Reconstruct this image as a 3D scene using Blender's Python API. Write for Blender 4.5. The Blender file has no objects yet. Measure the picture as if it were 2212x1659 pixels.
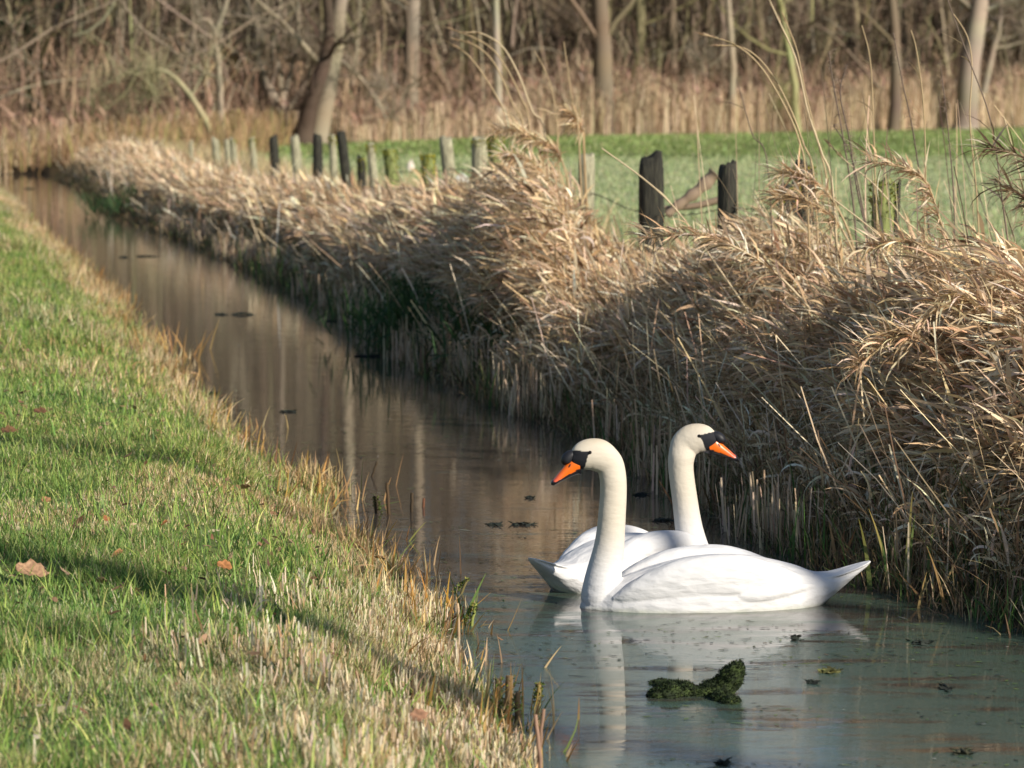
import bpy, bmesh, math, random
import numpy as np
from mathutils import Vector, Matrix

rng = np.random.default_rng(7)
random.seed(7)
SC = bpy.context.scene
COL = SC.collection

# ------------------------------------------------------------------ camera
CAMH = 1.88
FP = 7200.0                    # focal length in units of a 2212-wide frame
TILT = math.atan(629.5 / FP)
cam_d = bpy.data.cameras.new("camera")
cam = bpy.data.objects.new("camera", cam_d)
COL.objects.link(cam)
cam.location = (0, 0, CAMH)
cam.rotation_euler = (math.pi / 2 - TILT, 0, 0)
cam_d.sensor_width = 36.0
cam_d.lens = FP / 2212 * 36.0
cam_d.clip_start = 0.1
cam_d.clip_end = 2000
cam_d.dof.use_dof = True
cam_d.dof.focus_distance = 12.35
cam_d.dof.aperture_fstop = 5.6
SC.camera = cam

_F = np.array([0, math.cos(TILT), -math.sin(TILT)])
_U = np.array([0, math.sin(TILT), math.cos(TILT)])
def ray(px, py):
    return _F * FP + np.array([1.0, 0, 0]) * (px - 1106) - _U * (py - 829.5)
def on_plane(px, py, h=0.0):
    d = ray(px, py); t = (h - CAMH) / d[2]
    return np.array([0, 0, CAMH]) + d * t
def at_depth(px, py, Y):
    d = ray(px, py)
    return np.array([0, 0, CAMH]) + d * (Y / d[1])

# ------------------------------------------------------------------ noise
def vnoise(x, y, seed=0):
    xi = np.floor(x).astype(np.int64); yi = np.floor(y).astype(np.int64)
    fx = x - xi; fy = y - yi
    fx = fx * fx * (3 - 2 * fx); fy = fy * fy * (3 - 2 * fy)
    def h(a, b):
        n = (a * 374761393 + b * 668265263 + seed * 974634777) & 0x7fffffff
        n = ((n ^ (n >> 13)) * 1274126177) & 0x7fffffff
        return ((n ^ (n >> 16)) & 0xffff) / 65535.0
    return (h(xi, yi) * (1 - fx) + h(xi + 1, yi) * fx) * (1 - fy) + (h(xi, yi + 1) * (1 - fx) + h(xi + 1, yi + 1) * fx) * fy
def fnoise(x, y, seed=0):
    return (vnoise(x, y, seed) + .5 * vnoise(x * 2.1, y * 2.1, seed + 1) + .25 * vnoise(x * 4.3, y * 4.3, seed + 2)) / 1.75
def sstep(a, b, x):
    t = np.clip((x - a) / (b - a), 0, 1)
    return t * t * (3 - 2 * t)

# ------------------------------------------------------------------ materials
def new_mat(name):
    m = bpy.data.materials.new(name); m.use_nodes = True
    nt = m.node_tree; nt.nodes.clear()
    out = nt.nodes.new('ShaderNodeOutputMaterial')
    return m, nt, out
def N(nt, t, **kw):
    n = nt.nodes.new(t)
    for k, v in kw.items():
        setattr(n, k, v)
    return n
def leafy(name, transl=0.25, rough=0.6, spec=0.25):
    m, nt, out = new_mat(name)
    a = N(nt, 'ShaderNodeAttribute', attribute_name='Col')
    p = N(nt, 'ShaderNodeBsdfPrincipled')
    p.inputs['Roughness'].default_value = rough
    p.inputs['Specular IOR Level'].default_value = spec
    nt.links.new(a.outputs['Color'], p.inputs['Base Color'])
    if transl > 0:
        t = N(nt, 'ShaderNodeBsdfTranslucent')
        nt.links.new(a.outputs['Color'], t.inputs['Color'])
        mx = N(nt, 'ShaderNodeMixShader'); mx.inputs[0].default_value = transl
        nt.links.new(p.outputs[0], mx.inputs[1]); nt.links.new(t.outputs[0], mx.inputs[2])
        nt.links.new(mx.outputs[0], out.inputs[0])
    else:
        nt.links.new(p.outputs[0], out.inputs[0])
    return m
def noisy(name, c1, c2, scale=5.0, rough=0.85, bump=0.3, stretch=(1, 1, 1), detail=6.0, bdist=0.01, ramp=(.35, .65), c3=None):
    m, nt, out = new_mat(name)
    tc = N(nt, 'ShaderNodeTexCoord')
    mp = N(nt, 'ShaderNodeMapping'); mp.inputs['Scale'].default_value = stretch
    nt.links.new(tc.outputs['Object'], mp.inputs[0])
    n = N(nt, 'ShaderNodeTexNoise'); n.inputs['Scale'].default_value = scale; n.inputs['Detail'].default_value = detail
    nt.links.new(mp.outputs[0], n.inputs['Vector'])
    r = N(nt, 'ShaderNodeValToRGB')
    r.color_ramp.elements[0].position = ramp[0]; r.color_ramp.elements[0].color = (*c1, 1)
    r.color_ramp.elements[1].position = ramp[1]; r.color_ramp.elements[1].color = (*c2, 1)
    if c3:
        e = r.color_ramp.elements.new(min(.95, ramp[1] + .12)); e.color = (*c3, 1)
    nt.links.new(n.outputs['Fac'], r.inputs[0])
    p = N(nt, 'ShaderNodeBsdfPrincipled'); p.inputs['Roughness'].default_value = rough
    p.inputs['Specular IOR Level'].default_value = .25
    nt.links.new(r.outputs[0], p.inputs['Base Color'])
    b = N(nt, 'ShaderNodeBump'); b.inputs['Strength'].default_value = bump; b.inputs['Distance'].default_value = bdist
    nt.links.new(n.outputs['Fac'], b.inputs['Height']); nt.links.new(b.outputs[0], p.inputs['Normal'])
    nt.links.new(p.outputs[0], out.inputs[0])
    return m

M_GRASS = leafy('grass_blades', .3, .55)
M_DRY = leafy('dry_reed', .34, .6)
M_TWIG = leafy('twig_bark', 0, .85, .1)
M_MOSS = leafy('moss', .15, .8)
M_DEADLEAF = leafy('dead_leaf', .2, .7)

# ------------------------------------------------------------------ object helpers
def tag(o, label=None, cat=None, group=None, kind=None):
    if label: o['label'] = label
    if cat: o['category'] = cat
    if group: o['group'] = group
    if kind: o['kind'] = kind
    return o
def empty(name, loc, rz=0.0):
    o = bpy.data.objects.new(name, None); o.location = loc; o.rotation_euler = (0, 0, rz)
    o.empty_display_size = .1
    COL.objects.link(o); return o
def link(o, parent=None):
    COL.objects.link(o)
    if parent is not None: o.parent = parent
    return o
def mesh_np(name, V, Q, C=None, mat=None, parent=None, smooth=False, origin=None):
    """V (n,3), Q (m,4) quads (a repeated last index makes a triangle is not used)"""
    V = np.asarray(V, dtype=np.float32).copy()
    if origin is not None: V -= np.asarray(origin, dtype=np.float32)
    Q = np.asarray(Q, dtype=np.int32)
    k = Q.shape[1]
    me = bpy.data.meshes.new(name)
    me.vertices.add(len(V)); me.vertices.foreach_set('co', V.ravel())
    me.loops.add(Q.size); me.loops.foreach_set('vertex_index', Q.ravel())
    me.polygons.add(len(Q))
    me.polygons.foreach_set('loop_start', np.arange(0, Q.size, k, dtype=np.int32))
    me.polygons.foreach_set('use_smooth', np.full(len(Q), smooth, dtype=bool))
    me.update(calc_edges=True)
    if C is not None:
        ca = me.color_attributes.new('Col', 'FLOAT_COLOR', 'POINT')
        C4 = np.ones((len(V), 4), dtype=np.float32); C4[:, :3] = C
        ca.data.foreach_set('color', C4.ravel())
    if mat: me.materials.append(mat)
    o = bpy.data.objects.new(name, me)
    if origin is not None and parent is None: o.location = origin
    return link(o, parent)
def bm_obj(name, bm, mat, parent=None, smooth=True):
    me = bpy.data.meshes.new(name); bm.to_mesh(me); bm.free()
    me.polygons.foreach_set('use_smooth', [smooth] * len(me.polygons))
    if mat: me.materials.append(mat)
    return link(bpy.data.objects.new(name, me), parent)

class Acc:
    def __init__(s): s.V = []; s.Q = []; s.C = []; s.n = 0
    def add(s, V, Q, C):
        s.V.append(V); s.Q.append(Q + s.n); s.C.append(C); s.n += len(V)
    def build(s, name, mat, parent=None, origin=None, smooth=True):
        return mesh_np(name, np.concatenate(s.V), np.concatenate(s.Q), np.concatenate(s.C), mat, parent, smooth, origin)

def ribbons(acc, base, az, lean, bend, length, width, col, S=3, shape='leaf', twist=None, p=1.3, coltip=None, ret=False, curl=None):
    n = len(base)
    if n == 0: return None
    az = np.broadcast_to(az, n).astype(float); lean = np.broadcast_to(lean, n); bend = np.broadcast_to(bend, n)
    length = np.broadcast_to(length, n); width = np.broadcast_to(width, n)
    if twist is None: twist = rng.uniform(-.9, .9, n)
    pts = np.zeros((n, S + 1, 3)); dirs = np.zeros((n, S + 1, 3))
    pts[:, 0] = base
    k = np.arange(S + 1) / S
    for i in range(S + 1):
        th = lean + bend * k[i] ** p
        a = az + (0 if curl is None else curl * k[i])
        dirs[:, i, 0] = np.sin(th) * np.cos(a); dirs[:, i, 1] = np.sin(th) * np.sin(a); dirs[:, i, 2] = np.cos(th)
        if i:
            pts[:, i] = pts[:, i - 1] + (dirs[:, i - 1] + dirs[:, i]) * .5 * (length / S)[:, None]
    side0 = np.stack([-np.sin(az), np.cos(az), np.zeros(n)], 1)[:, None, :]
    side0 = np.broadcast_to(side0, dirs.shape)
    nrm = np.cross(dirs, side0)
    tw = twist[:, None, None]
    side = side0 * np.cos(tw) + nrm * np.sin(tw)
    if shape == 'leaf': prof = np.array([.45 + 1.1 * t if t < .5 else 1.0 - (t - .5) * 1.84 for t in k])
    elif shape == 'blade': prof = 1 - .92 * k ** 1.6
    elif shape == 'stem': prof = 1 - .45 * k
    elif shape == 'plume': prof = np.sin(np.pi * (.12 + .8 * k))
    else: prof = np.ones(S + 1)
    hw = width[:, None, None] * .5 * prof[None, :, None]
    L = pts - side * hw; R = pts + side * hw
    V = np.stack([L, R], 2).reshape(n, (S + 1) * 2, 3)
    i = np.arange(S)
    q = np.stack([2 * i, 2 * i + 1, 2 * i + 3, 2 * i + 2], 1)
    Q = (q[None] + (np.arange(n) * (S + 1) * 2)[:, None, None]).reshape(-1, 4)
    if coltip is None: C = np.repeat(col[:, None, :], (S + 1) * 2, 1)
    else:
        kk = np.repeat(k, 2)[None, :, None]
        C = col[:, None, :] * (1 - kk) + coltip[:, None, :] * kk
    acc.add(V.reshape(-1, 3), Q, C.reshape(-1, 3))
    if ret: return pts, dirs

def tube(acc, pts, rad, col, sides=5, cap=True):
    pts = np.asarray(pts, float); m = len(pts)
    rad = np.broadcast_to(rad, m)
    T = np.gradient(pts, axis=0); T /= np.linalg.norm(T, axis=1)[:, None] + 1e-9
    ref = np.array([0, 1.0, 0]) if abs(T[0][1]) < .8 else np.array([1.0, 0, 0])
    A = np.cross(T, ref); A /= np.linalg.norm(A, axis=1)[:, None] + 1e-9
    B = np.cross(T, A)
    th = np.arange(sides) / sides * 2 * np.pi
    V = pts[:, None] + (A[:, None] * np.cos(th)[None, :, None] + B[:, None] * np.sin(th)[None, :, None]) * rad[:, None, None]
    V = V.reshape(-1, 3)
    i = np.arange(m - 1)[:, None] * sides; j = np.arange(sides)[None]
    Q = np.stack([i + j, i + (j + 1) % sides, i + sides + (j + 1) % sides, i + sides + j], -1).reshape(-1, 4)
    c = np.asarray(col, float)
    C = np.broadcast_to(c, (len(V), 3)) if c.ndim == 1 else np.repeat(c, sides, 0)
    acc.add(V, Q, C)
    if cap:
        for e, r in ((0, rad[0]), (m - 1, rad[-1])):
            if r > .002:
                ring = V[e * sides:(e + 1) * sides]
                ctr = pts[e] + T[e] * (0.15 * r if e else -.1 * r)
                VV = np.vstack([ring, ctr[None]])
                qq = np.array([[k_, (k_ + 1) % sides, sides, sides] for k_ in range(sides)])
                # quads degenerate -> split ring in proper quads
                VV2 = np.vstack([ring, ctr + (ring - ctr) * .35])
                qq = np.array([[k_, (k_ + 1) % sides, sides + (k_ + 1) % sides, sides + k_] for k_ in range(sides)])
                q2 = [[sides + 0, sides + 1, sides + 2, sides + 3]] if sides == 4 else [[sides + 0, sides + k_, sides + k_ + 1, sides + min(k_ + 2, sides - 1)] for k_ in range(1, sides - 2, 2)]
                cc = np.broadcast_to(c if c.ndim == 1 else c[e], (len(VV2), 3))
                acc.add(VV2, np.vstack([qq, np.array(q2)]) if q2 else qq, cc)

def jitter(c, n, amt=.18, hue=.05):
    c = np.asarray(c, float)
    if c.ndim == 1: c = np.broadcast_to(c, (n, 3))
    v = rng.normal(1, amt, (n, 1)).clip(.45, 1.7)
    h = rng.normal(1, hue, (n, 3))
    return (c * v * h).clip(.004, .9)
def pick(pal, w, n):
    pal = np.asarray(pal, float); w = np.asarray(w, float); w = w / w.sum()
    return pal[rng.choice(len(pal), n, p=w)]

# ------------------------------------------------------------------ ditch outline
SK = .184
def s_of(x, y): return x + SK * y
Lpx = [(1180, 1659), (1120, 1590), (1010, 1480), (950, 1400), (890, 1300), (810, 1200), (735, 1100), (600, 990), (545, 940), (400, 805), (345, 750), (270, 685), (205, 600), (100, 512), (35, 440), (5, 415)]
Rpx = [(2300, 1400), (2212, 1372), (2120, 1338), (1900, 1270), (1700, 1185), (1560, 1110), (1400, 1010), (1240, 930), (1060, 870), (910, 800), (720, 672), (600, 615), (450, 543), (300, 486), (215, 455), (190, 420)]
def edge_arr(pxs):
    P = np.array([on_plane(a, b, 0) for a, b in pxs])
    o = np.argsort(P[:, 1])
    return P[o, 1], s_of(P[o, 0], P[o, 1])
LY, LS = edge_arr(Lpx); RY, RS = edge_arr(Rpx)
def Ledge(y): return np.interp(y, LY, LS) - .05 + .16 * (vnoise(y * 1.1, y * 0, 5) - .5) + .09 * (vnoise(y * 4.3, y * 0, 8) - .5)
def Redge(y): return np.interp(y, RY, RS) + .10 * (vnoise(y * 1.3, y * 0, 6) - .5)
YEND = 77.0
def ground_h(x, y):
    s = s_of(x, y)
    L = Ledge(y); R = Redge(y)
    left = .26 * sstep(0, .75, L - s) + .10 * (fnoise(x * .8, y * .8, 3) - .5) * sstep(0, .5, L - s) + .02 * (fnoise(x * 4, y * 4, 13) - .5) * sstep(0, .3, L - s)
    right = .46 * sstep(0, 1.1, s - R) + .06 * (fnoise(x * .5, y * .5, 4) - .5) * sstep(.2, 1, s - R)
    right = right + .35 * sstep(125, 190, y) * sstep(5, 30, s - R)
    inside = -.45 * sstep(0, .35, np.minimum(s - L, R - s))
    h = np.where(s < L, left, np.where(s > R, right, inside))
    closed = sstep(YEND - .6, YEND + .8, y + 0 * x)
    h2 = .15 + .3 * sstep(YEND, YEND + 8, y) + .06 * (fnoise(x * .5, y * .5, 4) - .5)
    return h * (1 - closed) + np.where((s < L), np.maximum(h, h2), h2) * closed

# terrain grid in (y, s)
ys = np.concatenate([np.arange(-60, 6, 3.0), np.arange(6, 22, .16), np.arange(22, 50, .4), np.arange(50, 80, .7), np.arange(80, 200, 4), np.arange(200, 620, 30)])
ss = np.concatenate([np.arange(-300, -30, 20), np.arange(-30, -5, 1.5), np.arange(-5, -.5, .3), np.arange(-.5, 6.5, .085), np.arange(6.5, 14, .35), np.arange(14, 50, 2.0), np.arange(50, 400, 20)])
YY, SS = np.meshgrid(ys, ss, indexing='ij')
XX = SS - SK * YY
ZZ = ground_h(XX, YY)
V = np.stack([XX, YY, ZZ], -1).reshape(-1, 3)
nr, nc = YY.shape
i, j = np.meshgrid(np.arange(nr - 1), np.arange(nc - 1), indexing='ij')
Q = np.stack([i * nc + j, i * nc + j + 1, (i + 1) * nc + j + 1, (i + 1) * nc + j], -1).reshape(-1, 4)
# ground colours: pasture green, frosty near part, mud by the water, leaf litter in the wood
Lg = Ledge(YY); Rg = Redge(YY)
g1 = np.array([.085, .135, .035]); g2 = np.array([.15, .16, .06]); mud = np.array([.018, .014, .009]); straw = np.array([.16, .115, .055]); litter = np.array([.055, .036, .020])
nn = fnoise(XX * .7, YY * .4, 21)[..., None]
Cg = g1 * (1 - nn) + g2 * nn
mead = (SS > Rg + 1.4)
nm = fnoise(XX * .45, YY * .14, 22)[..., None]
frost = np.array([.25, .30, .15]) * (1 - nm) + np.array([.33, .34, .19]) * nm
rich = np.array([.15, .20, .06]) * (1 - nm) + np.array([.20, .235, .085]) * nm
far = sstep(60, 82, YY + 0 * SS + 10 * (nm[..., 0] - .5))[..., None]
Cm = frost * (1 - far) + rich * far
Cg = np.where(mead[..., None], Cm, Cg)
rb = ((SS > Rg - .3) & (SS < Rg + 1.4))[..., None]
Cg = np.where(rb, np.array([.05, .036, .018]), Cg)
ed = (1 - sstep(0, .55, Lg - SS))[..., None] * (SS < Rg)[..., None]
Cg = Cg * (1 - ed) + np.array([.06, .05, .022]) * ed
ins = ((SS > Lg) & (SS < Rg))[..., None]
Cg = np.where(ins, mud, Cg)
# wood edge line (meadow ends)
def wood_edge(x):  # depth of the wood edge as a function of world x
    return np.interp(x, [-40, -12, -7.2, -4, 0, 9, 17, 24, 60], [70, 77, 89, 96, 107, 117, 130, 150, 170])
we = wood_edge(XX)
fw = sstep(-1.5, 1.0, YY - we)[..., None]
Cg = Cg * (1 - fw) + litter * fw
Cg = np.broadcast_to(Cg, (nr, nc, 3)).reshape(-1, 3)
m, nt, out = new_mat('ground')
a = N(nt, 'ShaderNodeAttribute', attribute_name='Col')
tc = N(nt, 'ShaderNodeTexCoord')
n1 = N(nt, 'ShaderNodeTexNoise'); n1.inputs['Scale'].default_value = 6; n1.inputs['Detail'].default_value = 8
nt.links.new(tc.outputs['Object'], n1.inputs['Vector'])
mr = N(nt, 'ShaderNodeMapRange'); mr.inputs[1].default_value = .3; mr.inputs[2].default_value = .7; mr.inputs[3].default_value = .72; mr.inputs[4].default_value = 1.25
nt.links.new(n1.outputs['Fac'], mr.inputs[0])
mu = N(nt, 'ShaderNodeMixRGB', blend_type='MULTIPLY'); mu.inputs[0].default_value = 1
nt.links.new(a.outputs['Color'], mu.inputs[1]); nt.links.new(mr.outputs[0], mu.inputs[2])
p = N(nt, 'ShaderNodeBsdfPrincipled'); p.inputs['Roughness'].default_value = .95; p.inputs['Specular IOR Level'].default_value = .1
nt.links.new(mu.outputs[0], p.inputs['Base Color'])
b = N(nt, 'ShaderNodeBump'); b.inputs['Strength'].default_value = .6; b.inputs['Distance'].default_value = .03
nt.links.new(n1.outputs['Fac'], b.inputs['Height']); nt.links.new(b.outputs[0], p.inputs['Normal'])
nt.links.new(p.outputs[0], out.inputs[0])
M_GROUND = m
tag(mesh_np('ground', V, Q, Cg, M_GROUND, None, True), kind='structure')

# ------------------------------------------------------------------ water
wy = np.concatenate([np.arange(-60, 8, 4.0), np.arange(8, 90, .5)])
wv = []; wq = []
for k_, y_ in enumerate(wy):
    l = float(Ledge(np.array([y_]))[0]) - .30; r = float(Redge(np.array([y_]))[0]) + .30
    wv += [(l - SK * y_, y_, 0), (r - SK * y_, y_, 0)]
    if k_: wq.append((2 * k_ - 2, 2 * k_ - 1, 2 * k_ + 1, 2 * k_))
m, nt, out = new_mat('ditch_water')
tc = N(nt, 'ShaderNodeTexCoord')
# fine wavelets, long across the line of sight
mp = N(nt, 'ShaderNodeMapping'); mp.inputs['Scale'].default_value = (1.0, 3.2, 1)
nt.links.new(tc.outputs['Object'], mp.inputs[0])
w1 = N(nt, 'ShaderNodeTexNoise'); w1.inputs['Scale'].default_value = 9; w1.inputs['Detail'].default_value = 3
w2 = N(nt, 'ShaderNodeTexNoise'); w2.inputs['Scale'].default_value = 1.6; w2.inputs['Detail'].default_value = 2
nt.links.new(mp.outputs[0], w1.inputs['Vector']); nt.links.new(mp.outputs[0], w2.inputs['Vector'])
bb = N(nt, 'ShaderNodeBump'); bb.inputs['Strength'].default_value = .11; bb.inputs['Distance'].default_value = .004
bb2 = N(nt, 'ShaderNodeBump'); bb2.inputs['Strength'].default_value = .10; bb2.inputs['Distance'].default_value = .010
nt.links.new(w1.outputs['Fac'], bb.inputs['Height']); nt.links.new(w2.outputs['Fac'], bb2.inputs['Height'])
nt.links.new(bb2.outputs[0], bb.inputs['Normal'])
pw = N(nt, 'ShaderNodeBsdfPrincipled')
pw.inputs['Base Color'].default_value = (.048, .040, .033, 1)
pw.inputs['Roughness'].default_value = .018; pw.inputs['IOR'].default_value = 1.6
nt.links.new(bb.outputs[0], pw.inputs['Normal'])
# duckweed / dust film
film = N(nt, 'ShaderNodeBsdfPrincipled')
film.inputs['Roughness'].default_value = .05; film.inputs['IOR'].default_value = 1.33
fc = N(nt, 'ShaderNodeTexNoise'); fc.inputs['Scale'].default_value = 260; fc.inputs['Detail'].default_value = 2
nt.links.new(tc.outputs['Object'], fc.inputs['Vector'])
fr = N(nt, 'ShaderNodeValToRGB')
fr.color_ramp.elements[0].position = .35; fr.color_ramp.elements[0].color = (.026, .056, .046, 1)
fr.color_ramp.elements[1].position = .7; fr.color_ramp.elements[1].color = (.085, .155, .105, 1)
nt.links.new(fc.outputs['Fac'], fr.inputs[0]); nt.links.new(fr.outputs[0], film.inputs['Base Color'])
bf = N(nt, 'ShaderNodeBump'); bf.inputs['Strength'].default_value = .8; bf.inputs['Distance'].default_value = .0015
nt.links.new(fc.outputs['Fac'], bf.inputs['Height']); nt.links.new(bb.outputs[0], bf.inputs['Normal']); nt.links.new(bf.outputs[0], film.inputs['Normal'])
# mask: more film towards the near end, drawn out in streaks across the ditch
mp2 = N(nt, 'ShaderNodeMapping'); mp2.inputs['Scale'].default_value = (.75, 3.4, 1); mp2.inputs['Rotation'].default_value = (0, 0, .12)
nt.links.new(tc.outputs['Object'], mp2.inputs[0])
mk = N(nt, 'ShaderNodeTexNoise'); mk.inputs['Scale'].default_value = 1.9; mk.inputs['Detail'].default_value = 7; mk.inputs['Roughness'].default_value = .7
nt.links.new(mp2.outputs[0], mk.inputs['Vector'])
sx = N(nt, 'ShaderNodeSeparateXYZ'); nt.links.new(tc.outputs['Object'], sx.inputs[0])
gy = N(nt, 'ShaderNodeMapRange'); gy.inputs[1].default_value = 11.3; gy.inputs[2].default_value = 14.6; gy.inputs[3].default_value = .07; gy.inputs[4].default_value = -.14
nt.links.new(sx.outputs['Y'], gy.inputs[0])
ad = N(nt, 'ShaderNodeMath', operation='ADD'); nt.links.new(mk.outputs['Fac'], ad.inputs[0]); nt.links.new(gy.outputs[0], ad.inputs[1])
mr2 = N(nt, 'ShaderNodeMapRange'); mr2.inputs[1].default_value = .47; mr2.inputs[2].default_value = .57; mr2.inputs[3].default_value = 0; mr2.inputs[4].default_value = .68
nt.links.new(ad.outputs[0], mr2.inputs[0])
mx = N(nt, 'ShaderNodeMixShader'); nt.links.new(mr2.outputs[0], mx.inputs[0])
nt.links.new(pw.outputs[0], mx.inputs[1]); nt.links.new(film.outputs[0], mx.inputs[2])
nt.links.new(mx.outputs[0], out.inputs[0])
tag(mesh_np('water', wv, wq, None, m, None, False), kind='structure')

def duckweed():
    acc = Acc(); n = 9000
    y = 7.5 + rng.random(n) ** 1.5 * 20
    l = Ledge(y); r = Redge(y); x = l + rng.random(n) * (r - l) - SK * y
    k_ = fnoise(x * 1.2, y * 2.2, 101) + .25 * (np.abs((x + SK * y - l) / (r - l) - .5) * 2) ** 3 > .52
    x, y = x[k_], y[k_]; n = len(x)
    col = jitter(pick([(.02, .03, .03), (.05, .07, .03), (.10, .15, .04), (.10, .07, .04), (.3, .3, .26)], [4, 3, 2, 1, .25], n), n, .2)
    ribbons(acc, np.stack([x, y, np.full(n, .0025)], 1), rng.choice([0, math.pi], n) + rng.normal(0, .6, n), np.full(n, 1.5708), np.zeros(n), rng.uniform(.006, .03, n) * (1 + .6 * (rng.random(n) < .08) * 3), rng.uniform(.004, .012, n), col, S=2, shape='leaf', twist=np.zeros(n))
    tag(acc.build('duckweed', M_MOSS), kind='stuff', label='duckweed specks and plant crumbs floating on the ditch', cat='duckweed')
duckweed()

# ------------------------------------------------------------------ left bank grass
def frustum_xy(n, y0, y1, pw, smin=None, pad=.12):
    """random ground points left of the ditch inside (a bit more than) the view"""
    u = rng.random(n)
    # density ~ y^-pw
    a = 1 - pw + 1
    y = (y0 ** a + u * (y1 ** a - y0 ** a)) ** (1 / a) if abs(a) > 1e-6 else y0 * (y1 / y0) ** u
    return y
def left_points(n, y0, y1, pw=1.6, inset=0.0):
    y = frustum_xy(n, y0, y1, pw)
    xl = -.1536 * y * 1.06 - .15
    xr = Ledge(y) - SK * y - inset
    ok = xr > xl
    y = y[ok]; xl = xl[ok]; xr = xr[ok]
    # weight by width: keep with prob width/maxwidth
    w = xr - xl
    keep = rng.random(len(y)) < w / w.max()
    y = y[keep]; xl = xl[keep]; xr = xr[keep]
    x = xl + rng.random(len(y)) * (xr - xl)
    return x, y
GREENS = [(.12, .215, .05), (.18, .285, .07), (.27, .36, .10), (.06, .12, .035), (.40, .43, .16)]
STRAW = [(.50, .41, .24), (.60, .51, .33), (.42, .32, .17), (.30, .20, .10), (.68, .60, .43)]
def left_grass():
    acc = Acc()
    def batch(n, y0, y1, hmin, hmax, wmul, S):
        x, y = left_points(n, y0, y1)
        n = len(x)
        gap = fnoise(x * 5.5, y * 3.5, 39)
        kp = rng.random(n) < np.clip((gap - .27) * 4.5, .04, 1)
        x, y = x[kp], y[kp]; n = len(x)
        z = ground_h(x, y) - .005
        d = Ledge(y) - s_of(x, y)                     # distance to the water's edge
        patch = fnoise(x * 1.1 + 3, y * .8, 31)
        pedge = sstep(.65, .0, d)
        psand = sstep(.50, .64, patch); pedge = pedge * (1 + .5 * sstep(16, 35, y))
        near = sstep(11.0, 9.4, y) * sstep(1.7, .5, d)
        ps = np.clip(.17 + .6 * pedge + .45 * psand + .28 * near, 0, .88)
        is_straw = rng.random(n) < ps
        col = pick(GREENS, [3, 4, 3, 2, 1.2], n)
        st = pick(STRAW, [4, 3, 3, 2, 1.5], n)
        col = np.where(is_straw[:, None], st, col)
        gsh = fnoise(x * .9, y * .5, 33)[:, None]
        col = col * (1 + (gsh - .5) * np.array([[.7, .25, .3]]))
        col = jitter(col, n, .2, .06)
        tuft = sstep(.45, .75, fnoise(x * 2.2, y * 1.8, 35))
        h = rng.uniform(hmin, hmax, n) * (.55 + 1.1 * tuft) * (1 + .25 * pedge)
        lean = np.abs(rng.normal(.55, .5, n)); lean = np.where(is_straw, lean * 1.25, lean)
        bend = np.abs(rng.normal(.5, .45, n)) * np.where(is_straw, .5, 1)
        az = rng.uniform(0, 2 * np.pi, n)
        w = rng.uniform(.0026, .0052, n) * wmul * (1 + (y - 10) * .022)
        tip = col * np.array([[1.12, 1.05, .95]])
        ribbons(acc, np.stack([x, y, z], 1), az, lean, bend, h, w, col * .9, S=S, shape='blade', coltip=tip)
    batch(400000, 7.3, 17, .024, .058, 1.05, 3)
    batch(220000, 17, 70, .04, .10, 1.6, 2)
    # longer single blades and tufts
    x, y = left_points(14000, 7.3, 40)
    n = len(x)
    col = jitter(pick(GREENS, [3, 4, 3, 2, 1], n), n)
    ribbons(acc, np.stack([x, y, ground_h(x, y)], 1), rng.uniform(0, 6.28, n), rng.uniform(.1, .5, n), rng.uniform(.1, .9, n), rng.uniform(.07, .13, n), rng.uniform(.004, .007, n), col, S=4, shape='blade', coltip=col * np.array([[1.3, 1.15, .9]]))
    tag(acc.build('bank_grass', M_GRASS), kind='stuff', label='short green grass mixed with straw on the left bank', cat='grass')
left_grass()

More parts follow.
